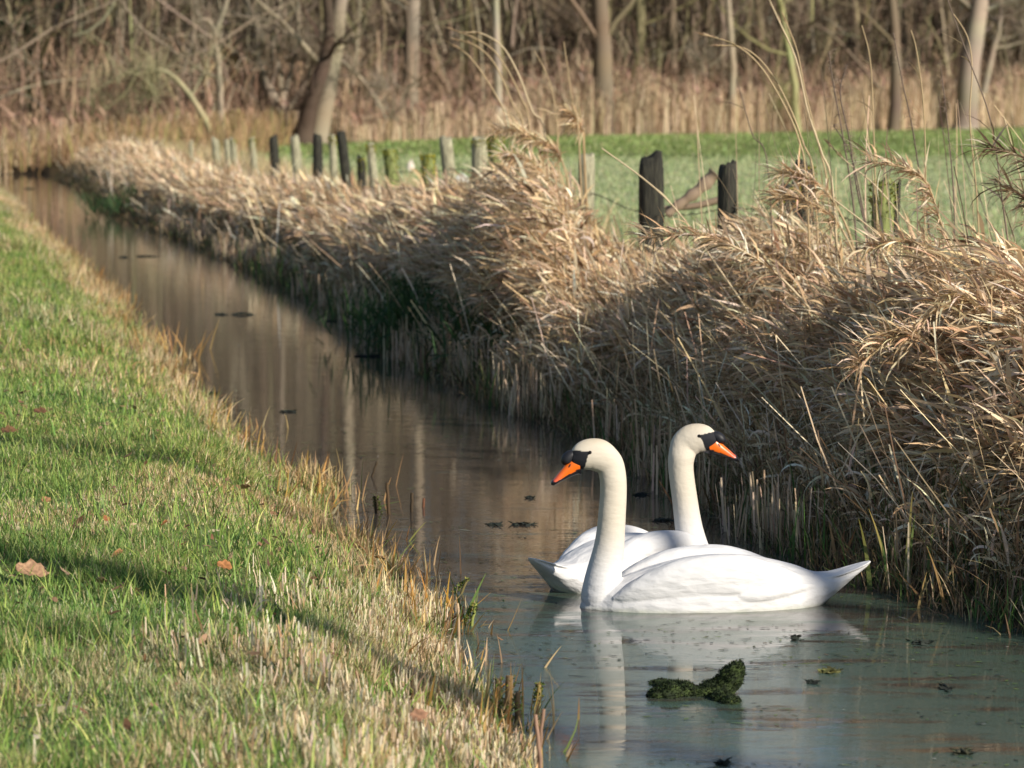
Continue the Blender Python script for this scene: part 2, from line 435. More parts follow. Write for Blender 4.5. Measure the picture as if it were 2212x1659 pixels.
def left_fringe():
    acc = Acc()
    # pale cut stubble in the near corner and broad orange-brown blades along the water's edge
    n = 15000
    y = frustum_xy(n, 7.3, 12.0, 1.2)
    cl = rng.random(n)
    d = np.abs(rng.normal(.0, .42, n)) * sstep(12.4, 9.2, y) ** .6 - .02
    patch = fnoise(y * 3.1, d * 5, 44)
    keep = (patch > .42)
    y = y[keep]; d = d[keep]; n = len(y)
    s = Ledge(y) - d
    x = s - SK * y
    col = jitter(pick([(.60, .50, .33), (.66, .58, .42), (.46, .34, .19), (.36, .24, .12)], [4, 3, 3, 1], n), n, .15)
    ribbons(acc, np.stack([x, y, ground_h(x, y)], 1), rng.uniform(0, 6.28, n), np.abs(rng.normal(.18, .2, n)), rng.normal(0, .2, n), rng.uniform(.03, .085, n), rng.uniform(.004, .009, n), col, S=2, shape='stem')
    # broad sedge blades in clumps at the water line
    nc_ = 330
    yc = frustum_xy(nc_, 9.0, 50, 1.5)
    for yy in yc:
        k_ = rng.integers(3, 13)
        # cluster only in places
        if vnoise(np.array([yy * 1.9]), np.array([0.5]), 77)[0] < .5: k_ = 2
        y = yy + rng.normal(0, .07, k_)
        s = Ledge(y) - rng.normal(.03, .09, k_)
        x = s - SK * y
        z = np.maximum(ground_h(x, y), -.03)
        col = jitter(pick([(.42, .25, .07), (.55, .38, .16), (.30, .15, .045), (.13, .18, .05), (.22, .12, .05), (.62, .50, .30)], [4, 3, 2.5, 2, 2, 2], k_), k_, .2)
        ribbons(acc, np.stack([x, y, z], 1), rng.uniform(-1.5, 1.5, k_), np.abs(rng.normal(.3, .35, k_)), rng.normal(.1, .45, k_), rng.uniform(.05, .19, k_), rng.uniform(.006, .013, k_), col, S=3, shape='blade')
    for k in range(75):
        yy = frustum_xy(1, 8.0, 60, 1.3)[0]; m_ = rng.integers(30, 110); sp = rng.uniform(.05, .16)
        y = yy + rng.normal(0, sp, m_); s_ = Ledge(y) - abs(rng.normal(.08, .12)) + rng.normal(0, sp * .6, m_)
        x = s_ - SK * y
        c_ = np.array([(.62, .50, .31), (.52, .38, .20), (.36, .24, .12), (.25, .30, .10)][rng.choice(4, p=[.4, .3, .15, .15])])
        ribbons(acc, np.stack([x, y, np.maximum(ground_h(x, y), -.02)], 1), rng.uniform(0, 6.28, m_), np.abs(rng.normal(.35, .3, m_)), rng.normal(.3, .5, m_), rng.uniform(.06, .17, m_) * rng.uniform(.7, 1.2), rng.uniform(.004, .008, m_) * (1 + (yy - 9) * .02), jitter(c_, m_, .2), S=4, shape='blade')
    # crumbs of leaf litter pressed into the grass
    x, y = left_points(900, 7.4, 30); m_ = len(x)
    ribbons(acc, np.stack([x, y, ground_h(x, y) + rng.uniform(.01, .045, m_)], 1), rng.uniform(0, 6.28, m_), rng.uniform(.9, 1.7, m_), rng.normal(.4, .6, m_), rng.uniform(.012, .05, m_), rng.uniform(.008, .022, m_), jitter(pick([(.22, .12, .07), (.32, .20, .13), (.12, .07, .045), (.5, .4, .28)], [3, 2, 3, 1], m_), m_), S=4, shape='plume')
    tag(acc.build('bank_sedge', M_DRY), kind='stuff', label='straw stubble and orange sedge blades along the left water edge', cat='sedge')
left_fringe()

# ------------------------------------------------------------------ right bank reeds
HPX = [(2330, 560), (2212, 520), (2000, 535), (1900, 520), (1800, 485), (1720, 455), (1640, 480), (1560, 515), (1450, 560), (1400, 580), (1330, 515), (1285, 470), (1250, 355), (1150, 335), (1080, 392), (1000, 400), (950, 404), (850, 416), (800, 414), (700, 388), (600, 388), (500, 365), (400, 330), (300, 305)]
HZ = np.array([7200 * 5.0 / (a_ + 219) for a_, b_ in HPX]); HH = np.array([CAMH - (b_ - 200) * z_ / 7200 for (a_, b_), z_ in zip(HPX, HZ)])
def Htop(y, s=None):   # height of the reed tops above the water, low towards the near end
    ye = y if s is None else y * 5.0 / s
    h = .93 * np.interp(ye, HZ, HH)
    return .35 + (h - .35) * sstep(11.3, 12.9, y)
REEDC = [(.64, .465, .285), (.74, .58, .39), (.52, .36, .21), (.34, .22, .125), (.82, .70, .52), (.18, .115, .065)]
def rb_points(n, y0, y1, d0, d1, pw=1.0):
    y = frustum_xy(n, y0, y1, pw)
    d = rng.uniform(d0, d1, n)
    s = Redge(y) + d
    return s - SK * y, y, d
def reed_bank():
    acc = Acc()
    # 1. dense upright stems and dead grass forming the body of the belt
    def stems(n, y0, y1, wm, S):
        x, y, d = rb_points(n, y0, y1, .16, 1.8)
        H = Htop(y, s_of(x, y)) * (.86 + .28 * fnoise(x * 1.4, y * 1.4, 51))
        cross = sstep(.1, 1.3, d) * .74 + .26
        g = ground_h(x, y)
        top = H * cross
        hole = fnoise(x * 2.3, y * 1.6, 57)
        kp = rng.random(len(x)) < np.clip(.1 + 2.4 * (hole - .33), .05, 1) * np.where(y < 11.7, .12, 1)
        x, y, d, g, top = x[kp], y[kp], d[kp], g[kp], top[kp]
        ln = np.clip((top - g), .15, 3) * rng.uniform(.35, 1.05, len(x))
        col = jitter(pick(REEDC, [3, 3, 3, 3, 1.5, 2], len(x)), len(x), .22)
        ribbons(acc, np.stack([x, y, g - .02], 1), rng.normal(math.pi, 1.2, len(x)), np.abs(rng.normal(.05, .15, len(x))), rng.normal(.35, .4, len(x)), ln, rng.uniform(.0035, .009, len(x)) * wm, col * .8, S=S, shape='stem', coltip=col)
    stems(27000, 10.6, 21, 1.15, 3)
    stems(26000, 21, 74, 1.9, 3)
    # 2. leafy reed tops: each reed bends over to the left, its leaves stream that way and droop
    def tops(n, y0, y1, nl, wm, S):
        x, y, d = rb_points(n, y0, y1, .55, 1.85)
        n = len(x)
        clump = fnoise(x * .9 + 9, y * .9, 52)
        H = Htop(y, s_of(x, y)) * (.80 + .36 * clump) * rng.uniform(.66, 1.04, n)
        cross = sstep(.1, 1.25, d) * .68 + .32
        g = ground_h(x, y)
        ln = np.clip(H * cross - g, .2, 3) * 1.06
        az = rng.normal(math.pi + .1, .55, n)
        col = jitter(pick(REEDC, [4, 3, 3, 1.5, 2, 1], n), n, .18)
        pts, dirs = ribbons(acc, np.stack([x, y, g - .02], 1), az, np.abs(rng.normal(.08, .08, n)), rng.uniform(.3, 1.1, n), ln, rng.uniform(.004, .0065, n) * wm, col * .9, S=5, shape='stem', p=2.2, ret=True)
        for k_ in range(nl):
            f = rng.uniform(2.2, 5.0, n)
            i0 = np.floor(f).astype(int).clip(0, 4); t = (f - i0)[:, None]
            idx = np.arange(n)
            b0 = pts[idx, i0] * (1 - t) + pts[idx, i0 + 1] * t
            a2 = rng.normal(math.pi + .15, .75, n)
            le = rng.normal(1.15, .42, n); be = rng.uniform(-.1, 1.3, n)
            L_ = rng.uniform(.07, .28, n) * (1 if wm < 1.3 else 1.15)
            c2 = jitter(pick(REEDC, [4, 4, 3, 1.6, 2.6, .9], n), n, .2)
            ribbons(acc, b0, a2, le, be, L_, rng.uniform(.008, .026, n) * (wm * .65 + .35), c2, S=S, shape='leaf')
    tops(6600, 10.9, 21, 11, 1.0, 4)
    tops(8500, 21, 34, 7, 1.5, 3)
    tops(5200, 34, 74, 6, 2.4, 3)
    # curled dead leaves and broken stems tangled through the face of the belt
    def tangle(n, y0, y1, wm):
        x, y, d = rb_points(n, y0, y1, .2, 1.55)
        kp = rng.random(len(x)) < np.where(y < 11.7, .1, 1); x, y, d = x[kp], y[kp], d[kp]
        n = len(x); g = ground_h(x, y)
        top = np.clip(Htop(y, s_of(x, y)) * (sstep(.1, 1.25, d) * .70 + .24), .1, 3)
        z = g + rng.random(n) * np.clip(top - g, .12, 3)
        col = jitter(pick(REEDC, [3, 4, 3, 2, 3, 1], n), n, .22)
        ribbons(acc, np.stack([x, y, z], 1), rng.uniform(0, 6.28, n), rng.uniform(.1, 1.6, n), rng.uniform(.3, 2.4, n), rng.uniform(.06, .20, n), rng.uniform(.005, .014, n) * wm, col, S=5, shape='leaf', curl=rng.normal(0, .8, n), twist=rng.uniform(-1.5, 1.5, n))
        m_ = n // 13
        b0 = np.stack([x, y, g], 1)[:m_]
        ribbons(acc, b0, rng.uniform(0, 6.28, m_), rng.uniform(.2, .9, m_), rng.normal(.1, .15, m_), rng.uniform(.25, .7, m_), rng.uniform(.004, .010, m_) * wm, jitter(pick(REEDC, [3, 3, 2, 2, 3, 1], m_), m_, .2), S=3, shape='stem')
    tangle(27000, 10.6, 21, 1.25)
    tangle(20000, 21, 74, 1.8)
    # single thin culms and weeds standing above the belt at the right
    x, y, d = rb_points(150, 14, 19.5, .9, 2.4)
    n = len(x); g = ground_h(x, y)
    ribbons(acc, np.stack([x, y, g], 1), rng.normal(math.pi, .5, n), rng.normal(.08, .12, n), rng.normal(.15, .2, n), rng.uniform(.8, 1.55, n), rng.uniform(.005, .009, n), jitter(pick([(.52, .40, .25), (.24, .17, .13), (.62, .52, .36)], [3, 2, 1], n), n, .15), S=6, shape='stem')
    # 3. low dead grass hanging over the edge, dark sedge and green shoots at the water line
    def low(n, y0, y1, wm, S):
        x, y, d = rb_points(n, y0, y1, -.08, .6)
        kp = rng.random(len(x)) < np.where(y < 11.7, .25, 1); x, y, d = x[kp], y[kp], d[kp]
        n = len(x)
        g = np.maximum(ground_h(x, y), -.04)
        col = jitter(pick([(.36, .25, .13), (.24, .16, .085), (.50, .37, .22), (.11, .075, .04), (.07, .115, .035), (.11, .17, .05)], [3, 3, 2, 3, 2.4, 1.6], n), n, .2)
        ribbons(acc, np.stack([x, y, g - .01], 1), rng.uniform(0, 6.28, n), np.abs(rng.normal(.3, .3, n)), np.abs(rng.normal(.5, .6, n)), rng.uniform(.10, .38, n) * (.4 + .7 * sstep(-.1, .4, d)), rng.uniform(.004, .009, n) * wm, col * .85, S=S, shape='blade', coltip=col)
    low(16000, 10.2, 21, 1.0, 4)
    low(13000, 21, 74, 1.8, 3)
    # pale cut stubs in little groups along the water line
    gy_ = frustum_xy(70, 12.5, 45, 1.3)
    y = np.repeat(gy_, 22) + rng.normal(0, .12, 70 * 22); d = np.repeat(rng.uniform(-.08, .22, 70), 22) + rng.normal(0, .05, 70 * 22)
    x = Redge(y) + d - SK * y; n = len(x)
    ribbons(acc, np.stack([x, y, np.maximum(ground_h(x, y), -.03)], 1), rng.uniform(0, 6.28, n), np.abs(rng.normal(.05, .10, n)), rng.normal(0, .1, n), rng.uniform(.10, .30, n), rng.uniform(.007, .013, n), jitter(pick([(.62, .48, .34), (.50, .38, .25), (.36, .25, .15)], [2, 2, 1], n), n, .15), S=2, shape='stem')
    # green iris and grass shoots
    x, y, d = rb_points(1500, 10.4, 40, -.1, .5)
    n = len(x)
    ok = fnoise(x * 1.5, y * 1.5, 61) > .52
    x, y = x[ok], y[ok]; n = len(x)
    col = jitter(pick([(.05, .11, .03), (.08, .16, .04), (.12, .15, .05)], [3, 2, 1], n), n, .2)
    ribbons(acc, np.stack([x, y, np.maximum(ground_h(x, y), -.03)], 1), rng.uniform(0, 6.28, n), rng.uniform(0, .35, n), rng.uniform(0, .5, n), rng.uniform(.12, .34, n), rng.uniform(.006, .013, n), col, S=4, shape='blade')
    # a darker green bushy patch low on the bank
    for (px, py, k_, r_) in ((1010, 660, 1600, .55), (900, 700, 900, .4), (250, 445, 300, .5), (1060, 745, 700, .3)):
        c = on_plane(px, py, .15)
        n = k_
        x = c[0] + rng.normal(0, r_ * .6, n); y = c[1] + rng.normal(0, r_ * 1.6, n)
        col = jitter(pick([(.035, .07, .025), (.05, .10, .03), (.08, .12, .045)], [3, 2, 1], n), n, .2)
        ribbons(acc, np.stack([x, y, np.maximum(ground_h(x, y), 0) + rng.uniform(-.02, .25, n)], 1), rng.uniform(0, 6.28, n), rng.uniform(0, 1.0, n), rng.uniform(0, 1, n), rng.uniform(.1, .3, n), rng.uniform(.012, .025, n), col, S=3, shape='leaf')
    # short grass on the near part of the bank, out to where the camera stands
    x, y, d = rb_points(9000, 3, 12, -.05, 3.0, .2)
    n = len(x)
    col = jitter(pick(GREENS + STRAW[:3], [3, 3, 2, 2, 1, 2, 1, 1], n), n)
    ribbons(acc, np.stack([x, y, np.maximum(ground_h(x, y), -.02)], 1), rng.uniform(0, 6.28, n), rng.uniform(0, .5, n), rng.uniform(0, .8, n), rng.uniform(.06, .18, n), rng.uniform(.004, .008, n), col, S=3, shape='blade')
    tag(acc.build('reed_bed', M_DRY), kind='stuff', label='dense belt of dry straw coloured reeds bending over the right bank', cat='reeds')
reed_bank()

def meadow_grass():
    acc = Acc()
    n = 90000
    y = frustum_xy(n, 13, 75, 1.3)
    R = Redge(y)
    s0 = R + 1.3
    xr = .1536 * y * 1.05 + .2
    xl = s0 - SK * y
    ok = xr > xl
    y = y[ok]; xl = xl[ok]; xr = xr[ok]; n = len(y)
    x = xl + rng.random(n) * (xr - xl)
    col = jitter(pick([(.27, .33, .15), (.35, .40, .21), (.42, .43, .26), (.20, .27, .11), (.48, .42, .27)], [3, 3, 1.6, 2, .8], n), n, .15)
    tallc = sstep(1.3, 2.0, s_of(x, y) - Redge(y))
    ribbons(acc, np.stack([x, y, ground_h(x, y)], 1), rng.uniform(0, 6.28, n), np.abs(rng.normal(.4, .3, n)), rng.uniform(0, .8, n), rng.uniform(.04, .09, n) * (2.6 - 1.6 * tallc), rng.uniform(.006, .010, n) * (1 + (y - 13) * .03), col, S=2, shape='blade')
    n = 40000
    y = frustum_xy(n, 72, 128, .5); x = (rng.uniform(500, 2400, n) - 1106) / FP * y
    ok = (y < wood_edge(x) + .5) & (s_of(x, y) > Redge(y) + 1.6); x, y = x[ok], y[ok]; n = len(x)
    col = jitter(pick([(.17, .24, .075), (.21, .28, .09), (.27, .31, .13), (.14, .19, .065), (.34, .32, .18)], [3, 3, 1.6, 2, .8], n) * (.7 + .7 * fnoise(x * .3, y * .12, 92))[:, None], n, .15)
    ribbons(acc, np.stack([x, y, ground_h(x, y)], 1), rng.uniform(0, 6.28, n), np.abs(rng.normal(.4, .3, n)), rng.uniform(0, .8, n), rng.uniform(.05, .13, n), rng.uniform(.03, .06, n), col, S=2, shape='blade')
    x, y, d = rb_points(9000, 26, 78, 1.5, 3.2)
    n = len(x); ok = fnoise(x * .8, y * .4, 95) > .40; x, y = x[ok], y[ok]; n = len(x)
    ribbons(acc, np.stack([x, y, ground_h(x, y)], 1), rng.uniform(0, 6.28, n), rng.uniform(0, .5, n), rng.uniform(.1, .8, n), rng.uniform(.2, .5, n), rng.uniform(.008, .018, n), jitter(pick([(.55, .42, .26), (.40, .30, .17), (.30, .32, .14)], [3, 2, 1], n), n), S=3, shape='blade')
    tag(acc.build('meadow_grass', M_GRASS), kind='stuff', label='pale green pasture grass behind the fence posts', cat='grass')
meadow_grass()

# ------------------------------------------------------------------ lofting and swans
def catmull(P, n):
    P = np.asarray(P, float)
    m = len(P)
    t = np.linspace(0, m - 1, n)
    i = np.clip(np.floor(t).astype(int), 0, m - 2); u = (t - i)[:, None]
    g = lambda k: P[np.clip(k, 0, m - 1)]
    p0, p1, p2, p3 = g(i - 1), g(i), g(i + 1), g(i + 2)
    return .5 * ((2 * p1) + (-p0 + p2) * u + (2 * p0 - 5 * p1 + 4 * p2 - p3) * u ** 2 + (-p0 + 3 * p1 - 3 * p2 + p3) * u ** 3)
def loft(bm, C, A, ra, B, rb, seg=28, ex=2.0):
    """closed tube through centres C with half axes A*ra, B*rb"""
    rings = []
    for c, a_, r1, b_, r2 in zip(C, A, ra, B, rb):
        ring = []
        for k in range(seg):
            th = 2 * math.pi * k / seg
            ct, st = math.cos(th), math.sin(th)
            q = 2.0 / ex
            x = math.copysign(abs(ct) ** q, ct); y = math.copysign(abs(st) ** q, st)
            ring.append(bm.verts.new(Vector(c) + Vector(a_) * (x * r1) + Vector(b_) * (y * r2)))
        rings.append(ring)
    for r0, r1 in zip(rings, rings[1:]):
        for k in range(seg):
            bm.faces.new((r0[k], r0[(k + 1) % seg], r1[(k + 1) % seg], r1[k]))
    for r, c in ((rings[0], C[0]), (rings[-1], C[-1])):
        v = bm.verts.new(Vector(c))
        for k in range(seg): bm.faces.new((r[k], r[(k + 1) % seg], v))
    return rings
def axial_loft(bm, rows, n=60, seg=28, ex=2.0, side=0):
    """rows: (u, w_centre, v_centre, half_h, half_v); sections upright across the u axis"""
    R = catmull(rows, n)
    C = [(r[0], r[2], r[1]) for r in R]
    loft(bm, C, [(0, 0, 1)] * n, np.maximum(R[:, 3], .001), [(0, 1, 0)] * n, np.maximum(R[:, 4], .001), seg, ex)

K = .64e-3
def zu(zx): return (1100 - zx) * K * 1.022
WL = 1196.0
def zw(zy): return (WL - zy) * K
def body_parts(bm):
    torso = [(385, 1225, 30, 30), (410, 1222, 75, 75), (480, 1215, 120, 130), (600, 1205, 165, 215), (800, 1195, 225, 285), (1000, 1190, 268, 310), (1200, 1188, 282, 310), (1400, 1178, 255, 285), (1600, 1160, 190, 225), (1720, 1133, 118, 160), (1800, 1100, 82, 118), (1880, 1063, 52, 88), (1960, 1020, 26, 62), (2020, 988, 12, 38), (2050, 970, 4, 14)]
    axial_loft(bm, [(zu(x), zw(y), 0, rh * K, rv * K) for x, y, rh, rv in torso], 80, 32, 2.15)
    for sg in (1, -1):
        wing = [(545, 1130, 150, 12, 12), (600, 1112, 165, 42, 42), (700, 1080, 185, 85, 66), (850, 1048, 200, 125, 88), (1000, 1035, 205, 148, 100), (1200, 1028, 200, 152, 108), (1350, 1035, 182, 132, 100), (1500, 1052, 148, 92, 84), (1620, 1066, 112, 58, 64), (1720, 1072, 78, 32, 44), (1790, 1070, 52, 16, 28), (1830, 1068, 42, 6, 12)]
        axial_loft(bm, [(zu(x), zw(y), sg * v * K, rh * K, rv * K) for x, y, v, rh, rv in wing], 64, 28, 2.25)
        # folded flight feathers: a slimmer blade lying along the lower edge of the wing
        pf = [(1050, 1100, 235, 10, 8), (1250, 1112, 284, 34, 20), (1400, 1098, 276, 42, 22), (1550, 1084, 226, 36, 22), (1650, 1080, 178, 22, 19), (1700, 1082, 146, 12, 12), (1722, 1086, 132, 4, 5)]
        axial_loft(bm, [(zu(x), zw(y), sg * v * K, rh * K, rv * K) for x, y, v, rh, rv in pf], 40, 16, 2.0)
        # long tertials and coverts: thin overlapping blades on the outer face of the wing
        W = np.array(wing, float); o_ = np.argsort(W[:, 0]); W = W[o_]
        for x0, y0, x1, y1, hh in ((1000, 1060, 1600, 1030, 30), (1060, 1102, 1660, 1062, 28), (1180, 950, 1560, 1008, 20)):
            rows = []
            for t in np.linspace(0, 1, 12):
                x = x0 + (x1 - x0) * t; y = y0 + (y1 - y0) * t + 14 * math.sin(t * math.pi)
                yc, vc, rh, rv = [np.interp(x, W[:, 0], W[:, k_]) for k_ in (1, 2, 3, 4)]
                q = np.clip((y - yc) / max(rh, 1), -.95, .95)
                v = vc + rv * (1 - abs(q) ** 2.25) ** (1 / 2.25)
                rows.append((zu(x), zw(y), sg * (v - 3.0) * K, hh * math.sin(math.pi * (.12 + .80 * t)) ** .6 * K, 8 * K * (.5 + .5 * math.sin(math.pi * t))))
            axial_loft(bm, rows, 30, 14, 2.6)
    # tail fan: a thin flat layer on top of the tail wedge
    tf = [(1740, 1045, 16, 90), (1840, 1032, 12, 96), (1940, 1002, 9, 82), (2010, 978, 7, 56), (2052, 963, 4, 20)]
    axial_loft(bm, [(zu(x), zw(y), 0, rh * K, rv * K) for x, y, rh, rv in tf], 24, 24, 2.4)

HK = .194e-3
HEAD = [  # crop px of the head close-up: x, y, in-plane radius, lateral radius
    (1400, 1080, 262, 205), (1300, 960, 288, 212), (1170, 875, 312, 216), (1030, 850, 300, 212), (900, 875, 282, 196), (790, 915, 235, 168), (700, 950, 165, 128), (650, 970, 110, 95)]
def head_world(hx, hy, F):
    eye, f, b, l = F
    return np.asarray(eye) + np.asarray(f) * ((975 - hx) * HK) + np.asarray(b) * ((795 - hy) * HK)

m, nt, out = new_mat('swan_plumage')
a = N(nt, 'ShaderNodeAttribute', attribute_name='Col')
tc = N(nt, 'ShaderNodeTexCoord')
mp = N(nt, 'ShaderNodeMapping'); mp.inputs['Scale'].default_value = (14, 45, 45)
nt.links.new(tc.outputs['Object'], mp.inputs[0])
n1 = N(nt, 'ShaderNodeTexNoise'); n1.inputs['Scale'].default_value = 1.6; n1.inputs['Detail'].default_value = 4
nt.links.new(mp.outputs[0], n1.inputs['Vector'])
mpv = N(nt, 'ShaderNodeMapping'); mpv.inputs['Scale'].default_value = (9, 17, 22); mpv.inputs['Rotation'].default_value = (0, .35, 0)
nt.links.new(tc.outputs['Object'], mpv.inputs[0])
vo = N(nt, 'ShaderNodeTexVoronoi', feature='SMOOTH_F1'); vo.inputs['Scale'].default_value = 1.5; vo.inputs['Smoothness'].default_value = .35
nt.links.new(mpv.outputs[0], vo.inputs['Vector'])
b1 = N(nt, 'ShaderNodeBump'); b1.inputs['Strength'].default_value = .35; b1.inputs['Distance'].default_value = .010
b2 = N(nt, 'ShaderNodeBump'); b2.inputs['Strength'].default_value = .22; b2.inputs['Distance'].default_value = .010
nt.links.new(n1.outputs['Fac'], b1.inputs['Height']); nt.links.new(vo.outputs['Distance'], b2.inputs['Height']); nt.links.new(b1.outputs[0], b2.inputs['Normal'])
st_ = N(nt, 'ShaderNodeMapRange'); st_.inputs[3].default_value = .55; st_.inputs[4].default_value = .12
nt.links.new(a.outputs['Alpha'], st_.inputs[0]); nt.links.new(st_.outputs[0], b2.inputs['Strength'])
st2 = N(nt, 'ShaderNodeMapRange'); st2.inputs[3].default_value = .3; st2.inputs[4].default_value = .22
nt.links.new(a.outputs['Alpha'], st2.inputs[0]); nt.links.new(st2.outputs[0], b1.inputs['Strength'])
p = N(nt, 'ShaderNodeBsdfPrincipled'); p.inputs['Roughness'].default_value = .75; p.inputs['Specular IOR Level'].default_value = .2
nt.links.new(a.outputs['Color'], p.inputs['Base Color']); nt.links.new(b2.outputs[0], p.inputs['Normal'])
nt.links.new(p.outputs[0], out.inputs[0])
M_SWAN = m
m, nt, out = new_mat('swan_bill')
a = N(nt, 'ShaderNodeAttribute', attribute_name='Col')
p = N(nt, 'ShaderNodeBsdfPrincipled'); p.inputs['Roughness'].default_value = .32
nt.links.new(a.outputs['Color'], p.inputs['Base Color']); nt.links.new(p.outputs[0], out.inputs[0])
M_BILL = m
M_BLACK = noisy('swan_knob', (.010, .011, .014), (.015, .016, .020), 60, .5, .2, bdist=.001)
m, nt, out = new_mat('swan_eye')
p = N(nt, 'ShaderNodeBsdfPrincipled'); p.inputs['Roughness'].default_value = .06; p.inputs['Base Color'].default_value = (.008, .005, .004, 1)
nt.links.new(p.outputs[0], out.inputs[0]); M_EYE = m

def poly_mask(px, py, poly):
    inside = np.zeros(len(px), bool); n = len(poly)
    for i in range(n):
        x1, y1 = poly[i]; x2, y2 = poly[(i + 1) % n]
        c = ((y1 > py) != (y2 > py))
        xi = (x2 - x1) * (py - y1) / (y2 - y1 + 1e-12) + x1
        inside ^= c & (px < xi)
    return inside

def make_swan(name, label, root_loc, heading, neck, F, head_skip=0):
    """neck: rows of (u, v, w, r_inplane, r_lateral, lateral_yaw); F: head frame in swan space (eye midpoint, forward, up, lateral)"""
    root = empty(name, root_loc, heading)
    tag(root, label, 'swan')
    bm = bmesh.new()
    body_parts(bm)
    eye, f, b, l = [np.asarray(q, float) for q in F]
    hyaw = math.atan2(-l[0], l[1])
    rows = [list(r) for r in neck]
    nh = 0
    for hx, hy, r1, r2 in HEAD[head_skip:]:
        c = head_world(hx, hy, F)
        rows.append([c[0], c[1], c[2], r1 * HK, r2 * HK, hyaw])
    R = catmull(rows, 110)
    C = R[:, :3]
    T = np.gradient(C, axis=0); T /= np.linalg.norm(T, axis=1)[:, None]
    # smooth the tangents so that sections do not cross in the tight bend
    for _ in range(4):
        T[1:-1] = (T[:-2] + 2 * T[1:-1] + T[2:]) / 4; T /= np.linalg.norm(T, axis=1)[:, None]
    Bv = np.stack([-np.sin(R[:, 5]), np.cos(R[:, 5]), np.zeros(len(R))], 1)
    A = np.cross(Bv, T); A /= np.linalg.norm(A, axis=1)[:, None]
    loft(bm, C, A, R[:, 3], Bv, R[:, 4], 36, 2.0)
    me = bpy.data.meshes.new('tmp'); bm.to_mesh(me); bm.free()
    tmp = bpy.data.objects.new('tmp', me); COL.objects.link(tmp)
    md = tmp.modifiers.new('r', 'REMESH'); md.mode = 'VOXEL'; md.voxel_size = .0034; md.use_smooth_shade = True
    md2 = tmp.modifiers.new('s', 'SMOOTH'); md2.factor = .5; md2.iterations = 3
    dg = bpy.context.evaluated_depsgraph_get()
    ev = tmp.evaluated_get(dg)
    me2 = bpy.data.meshes.new_from_object(ev)
    bpy.data.objects.remove(tmp); bpy.data.meshes.remove(me)
    me2.name = 'body'
    nv = len(me2.vertices)
    co = np.zeros(nv * 3, np.float32); me2.vertices.foreach_get('co', co); co = co.reshape(-1, 3).astype(float)
    nrm = np.zeros(nv * 3, np.float32); me2.vertices.foreach_get('normal', nrm); nrm = nrm.reshape(-1, 3)
    # colours
    d = co - eye
    hx = 975 - (d @ f) / HK; hy = 795 - (d @ b) / HK
    white = np.array([.55, .55, .555]); cream = np.array([.49, .445, .37]); crown = np.array([.34, .27, .17])
    ck = sstep(.02, .28, co[:, 2] - .06 + .0 * co[:, 0]) * (co[:, 0] > .16)
    # only the neck and head are creamy: distance to neck path
    P = C[::4]
    dist = np.min(np.linalg.norm(co[:, None, :] - P[None], axis=2), axis=1)
    ck = ck * (dist < .075)
    nz = fnoise(co[:, 0] * 30 + co[:, 2] * 20, co[:, 1] * 30 + co[:, 2] * 9, 71)
    colr = white[None] * (1 - ck[:, None]) + cream[None] * ck[:, None]
    cr = sstep(.0, 1.0, (760 - hy) / 260) * (hx < 1500) * (np.abs(d @ b) < .2) * (np.linalg.norm(d, axis=1) < .13)
    cr = cr * (.5 + .6 * nz)
    colr = colr * (1 - .55 * cr[:, None]) + crown[None] * (.55 * cr[:, None])
    # faint stain at the water line
    st = sstep(.02, -.002, co[:, 2])[:, None] * (.4 + .6 * nz[:, None])
    colr = colr * (1 - st * .45) + np.array([.25, .27, .12]) * st * .45
    mask = poly_mask(hx, hy, [(560, 700), (640, 768), (760, 762), (890, 775), (940, 768), (1012, 778), (1000, 812), (945, 838), (915, 930), (905, 1030), (882, 1110), (845, 1235), (760, 1270), (400, 1400), (300, 900)])
    near = np.linalg.norm(d, axis=1) < .14
    mk = (mask & near & (np.abs(d @ l) < .06))
    # fade a little for a feathery edge
    colr[mk] = np.array([.012, .013, .017])
    ca = me2.color_attributes.new('Col', 'FLOAT_COLOR', 'POINT')
    C4 = np.ones((nv, 4), np.float32); C4[:, :3] = colr; C4[:, 3] = sstep(.09, .06, dist) * (co[:, 2] > .02); ca.data.foreach_set('color', C4.ravel())
    me2.materials.clear(); me2.materials.append(M_SWAN)
    me2.polygons.foreach_set('use_smooth', [True] * len(me2.polygons))
    body = bpy.data.objects.new('body', me2); link(body, root)
    # bill
    rowsb = [(800, 1045, 190, 120), (735, 1062, 184, 116), (660, 1112, 146, 108), (560, 1186, 112, 98), (460, 1262, 84, 90), (390, 1318, 64, 86), (330, 1368, 52, 78), (292, 1396, 40, 54), (272, 1412, 14, 18)]
    Rb = catmull(rowsb, 64)
    c3 = np.array([head_world(r[0], r[1], F) for r in Rb])
    Tb = np.gradient(c3, axis=0); Tb /= np.linalg.norm(Tb, axis=1)[:, None]
    lv = np.tile(l, (len(Rb), 1)); Ab = np.cross(lv, Tb)
    bmb = bmesh.new()
    loft(bmb, c3, Ab, Rb[:, 2] * HK, lv, Rb[:, 3] * HK, 48, 2.1)
    bill = bm_obj('bill', bmb, M_BILL, root)
    mb = bill.data; nvb = len(mb.vertices)
    cb = np.zeros(nvb * 3, np.float32); mb.vertices.foreach_get('co', cb); cb = cb.reshape(-1, 3).astype(float)
    db = cb - eye
    bx = 975 - (db @ f) / HK; by = 795 - (db @ b) / HK
    t = np.clip((800 - bx) / 520, 0, 1)
    org = np.array([.66, .125, .006]); pk = np.array([.58, .10, .06])
    cc = org[None] * (1 - sstep(.5, 1, t))[:, None] + pk[None] * sstep(.5, 1, t)[:, None]
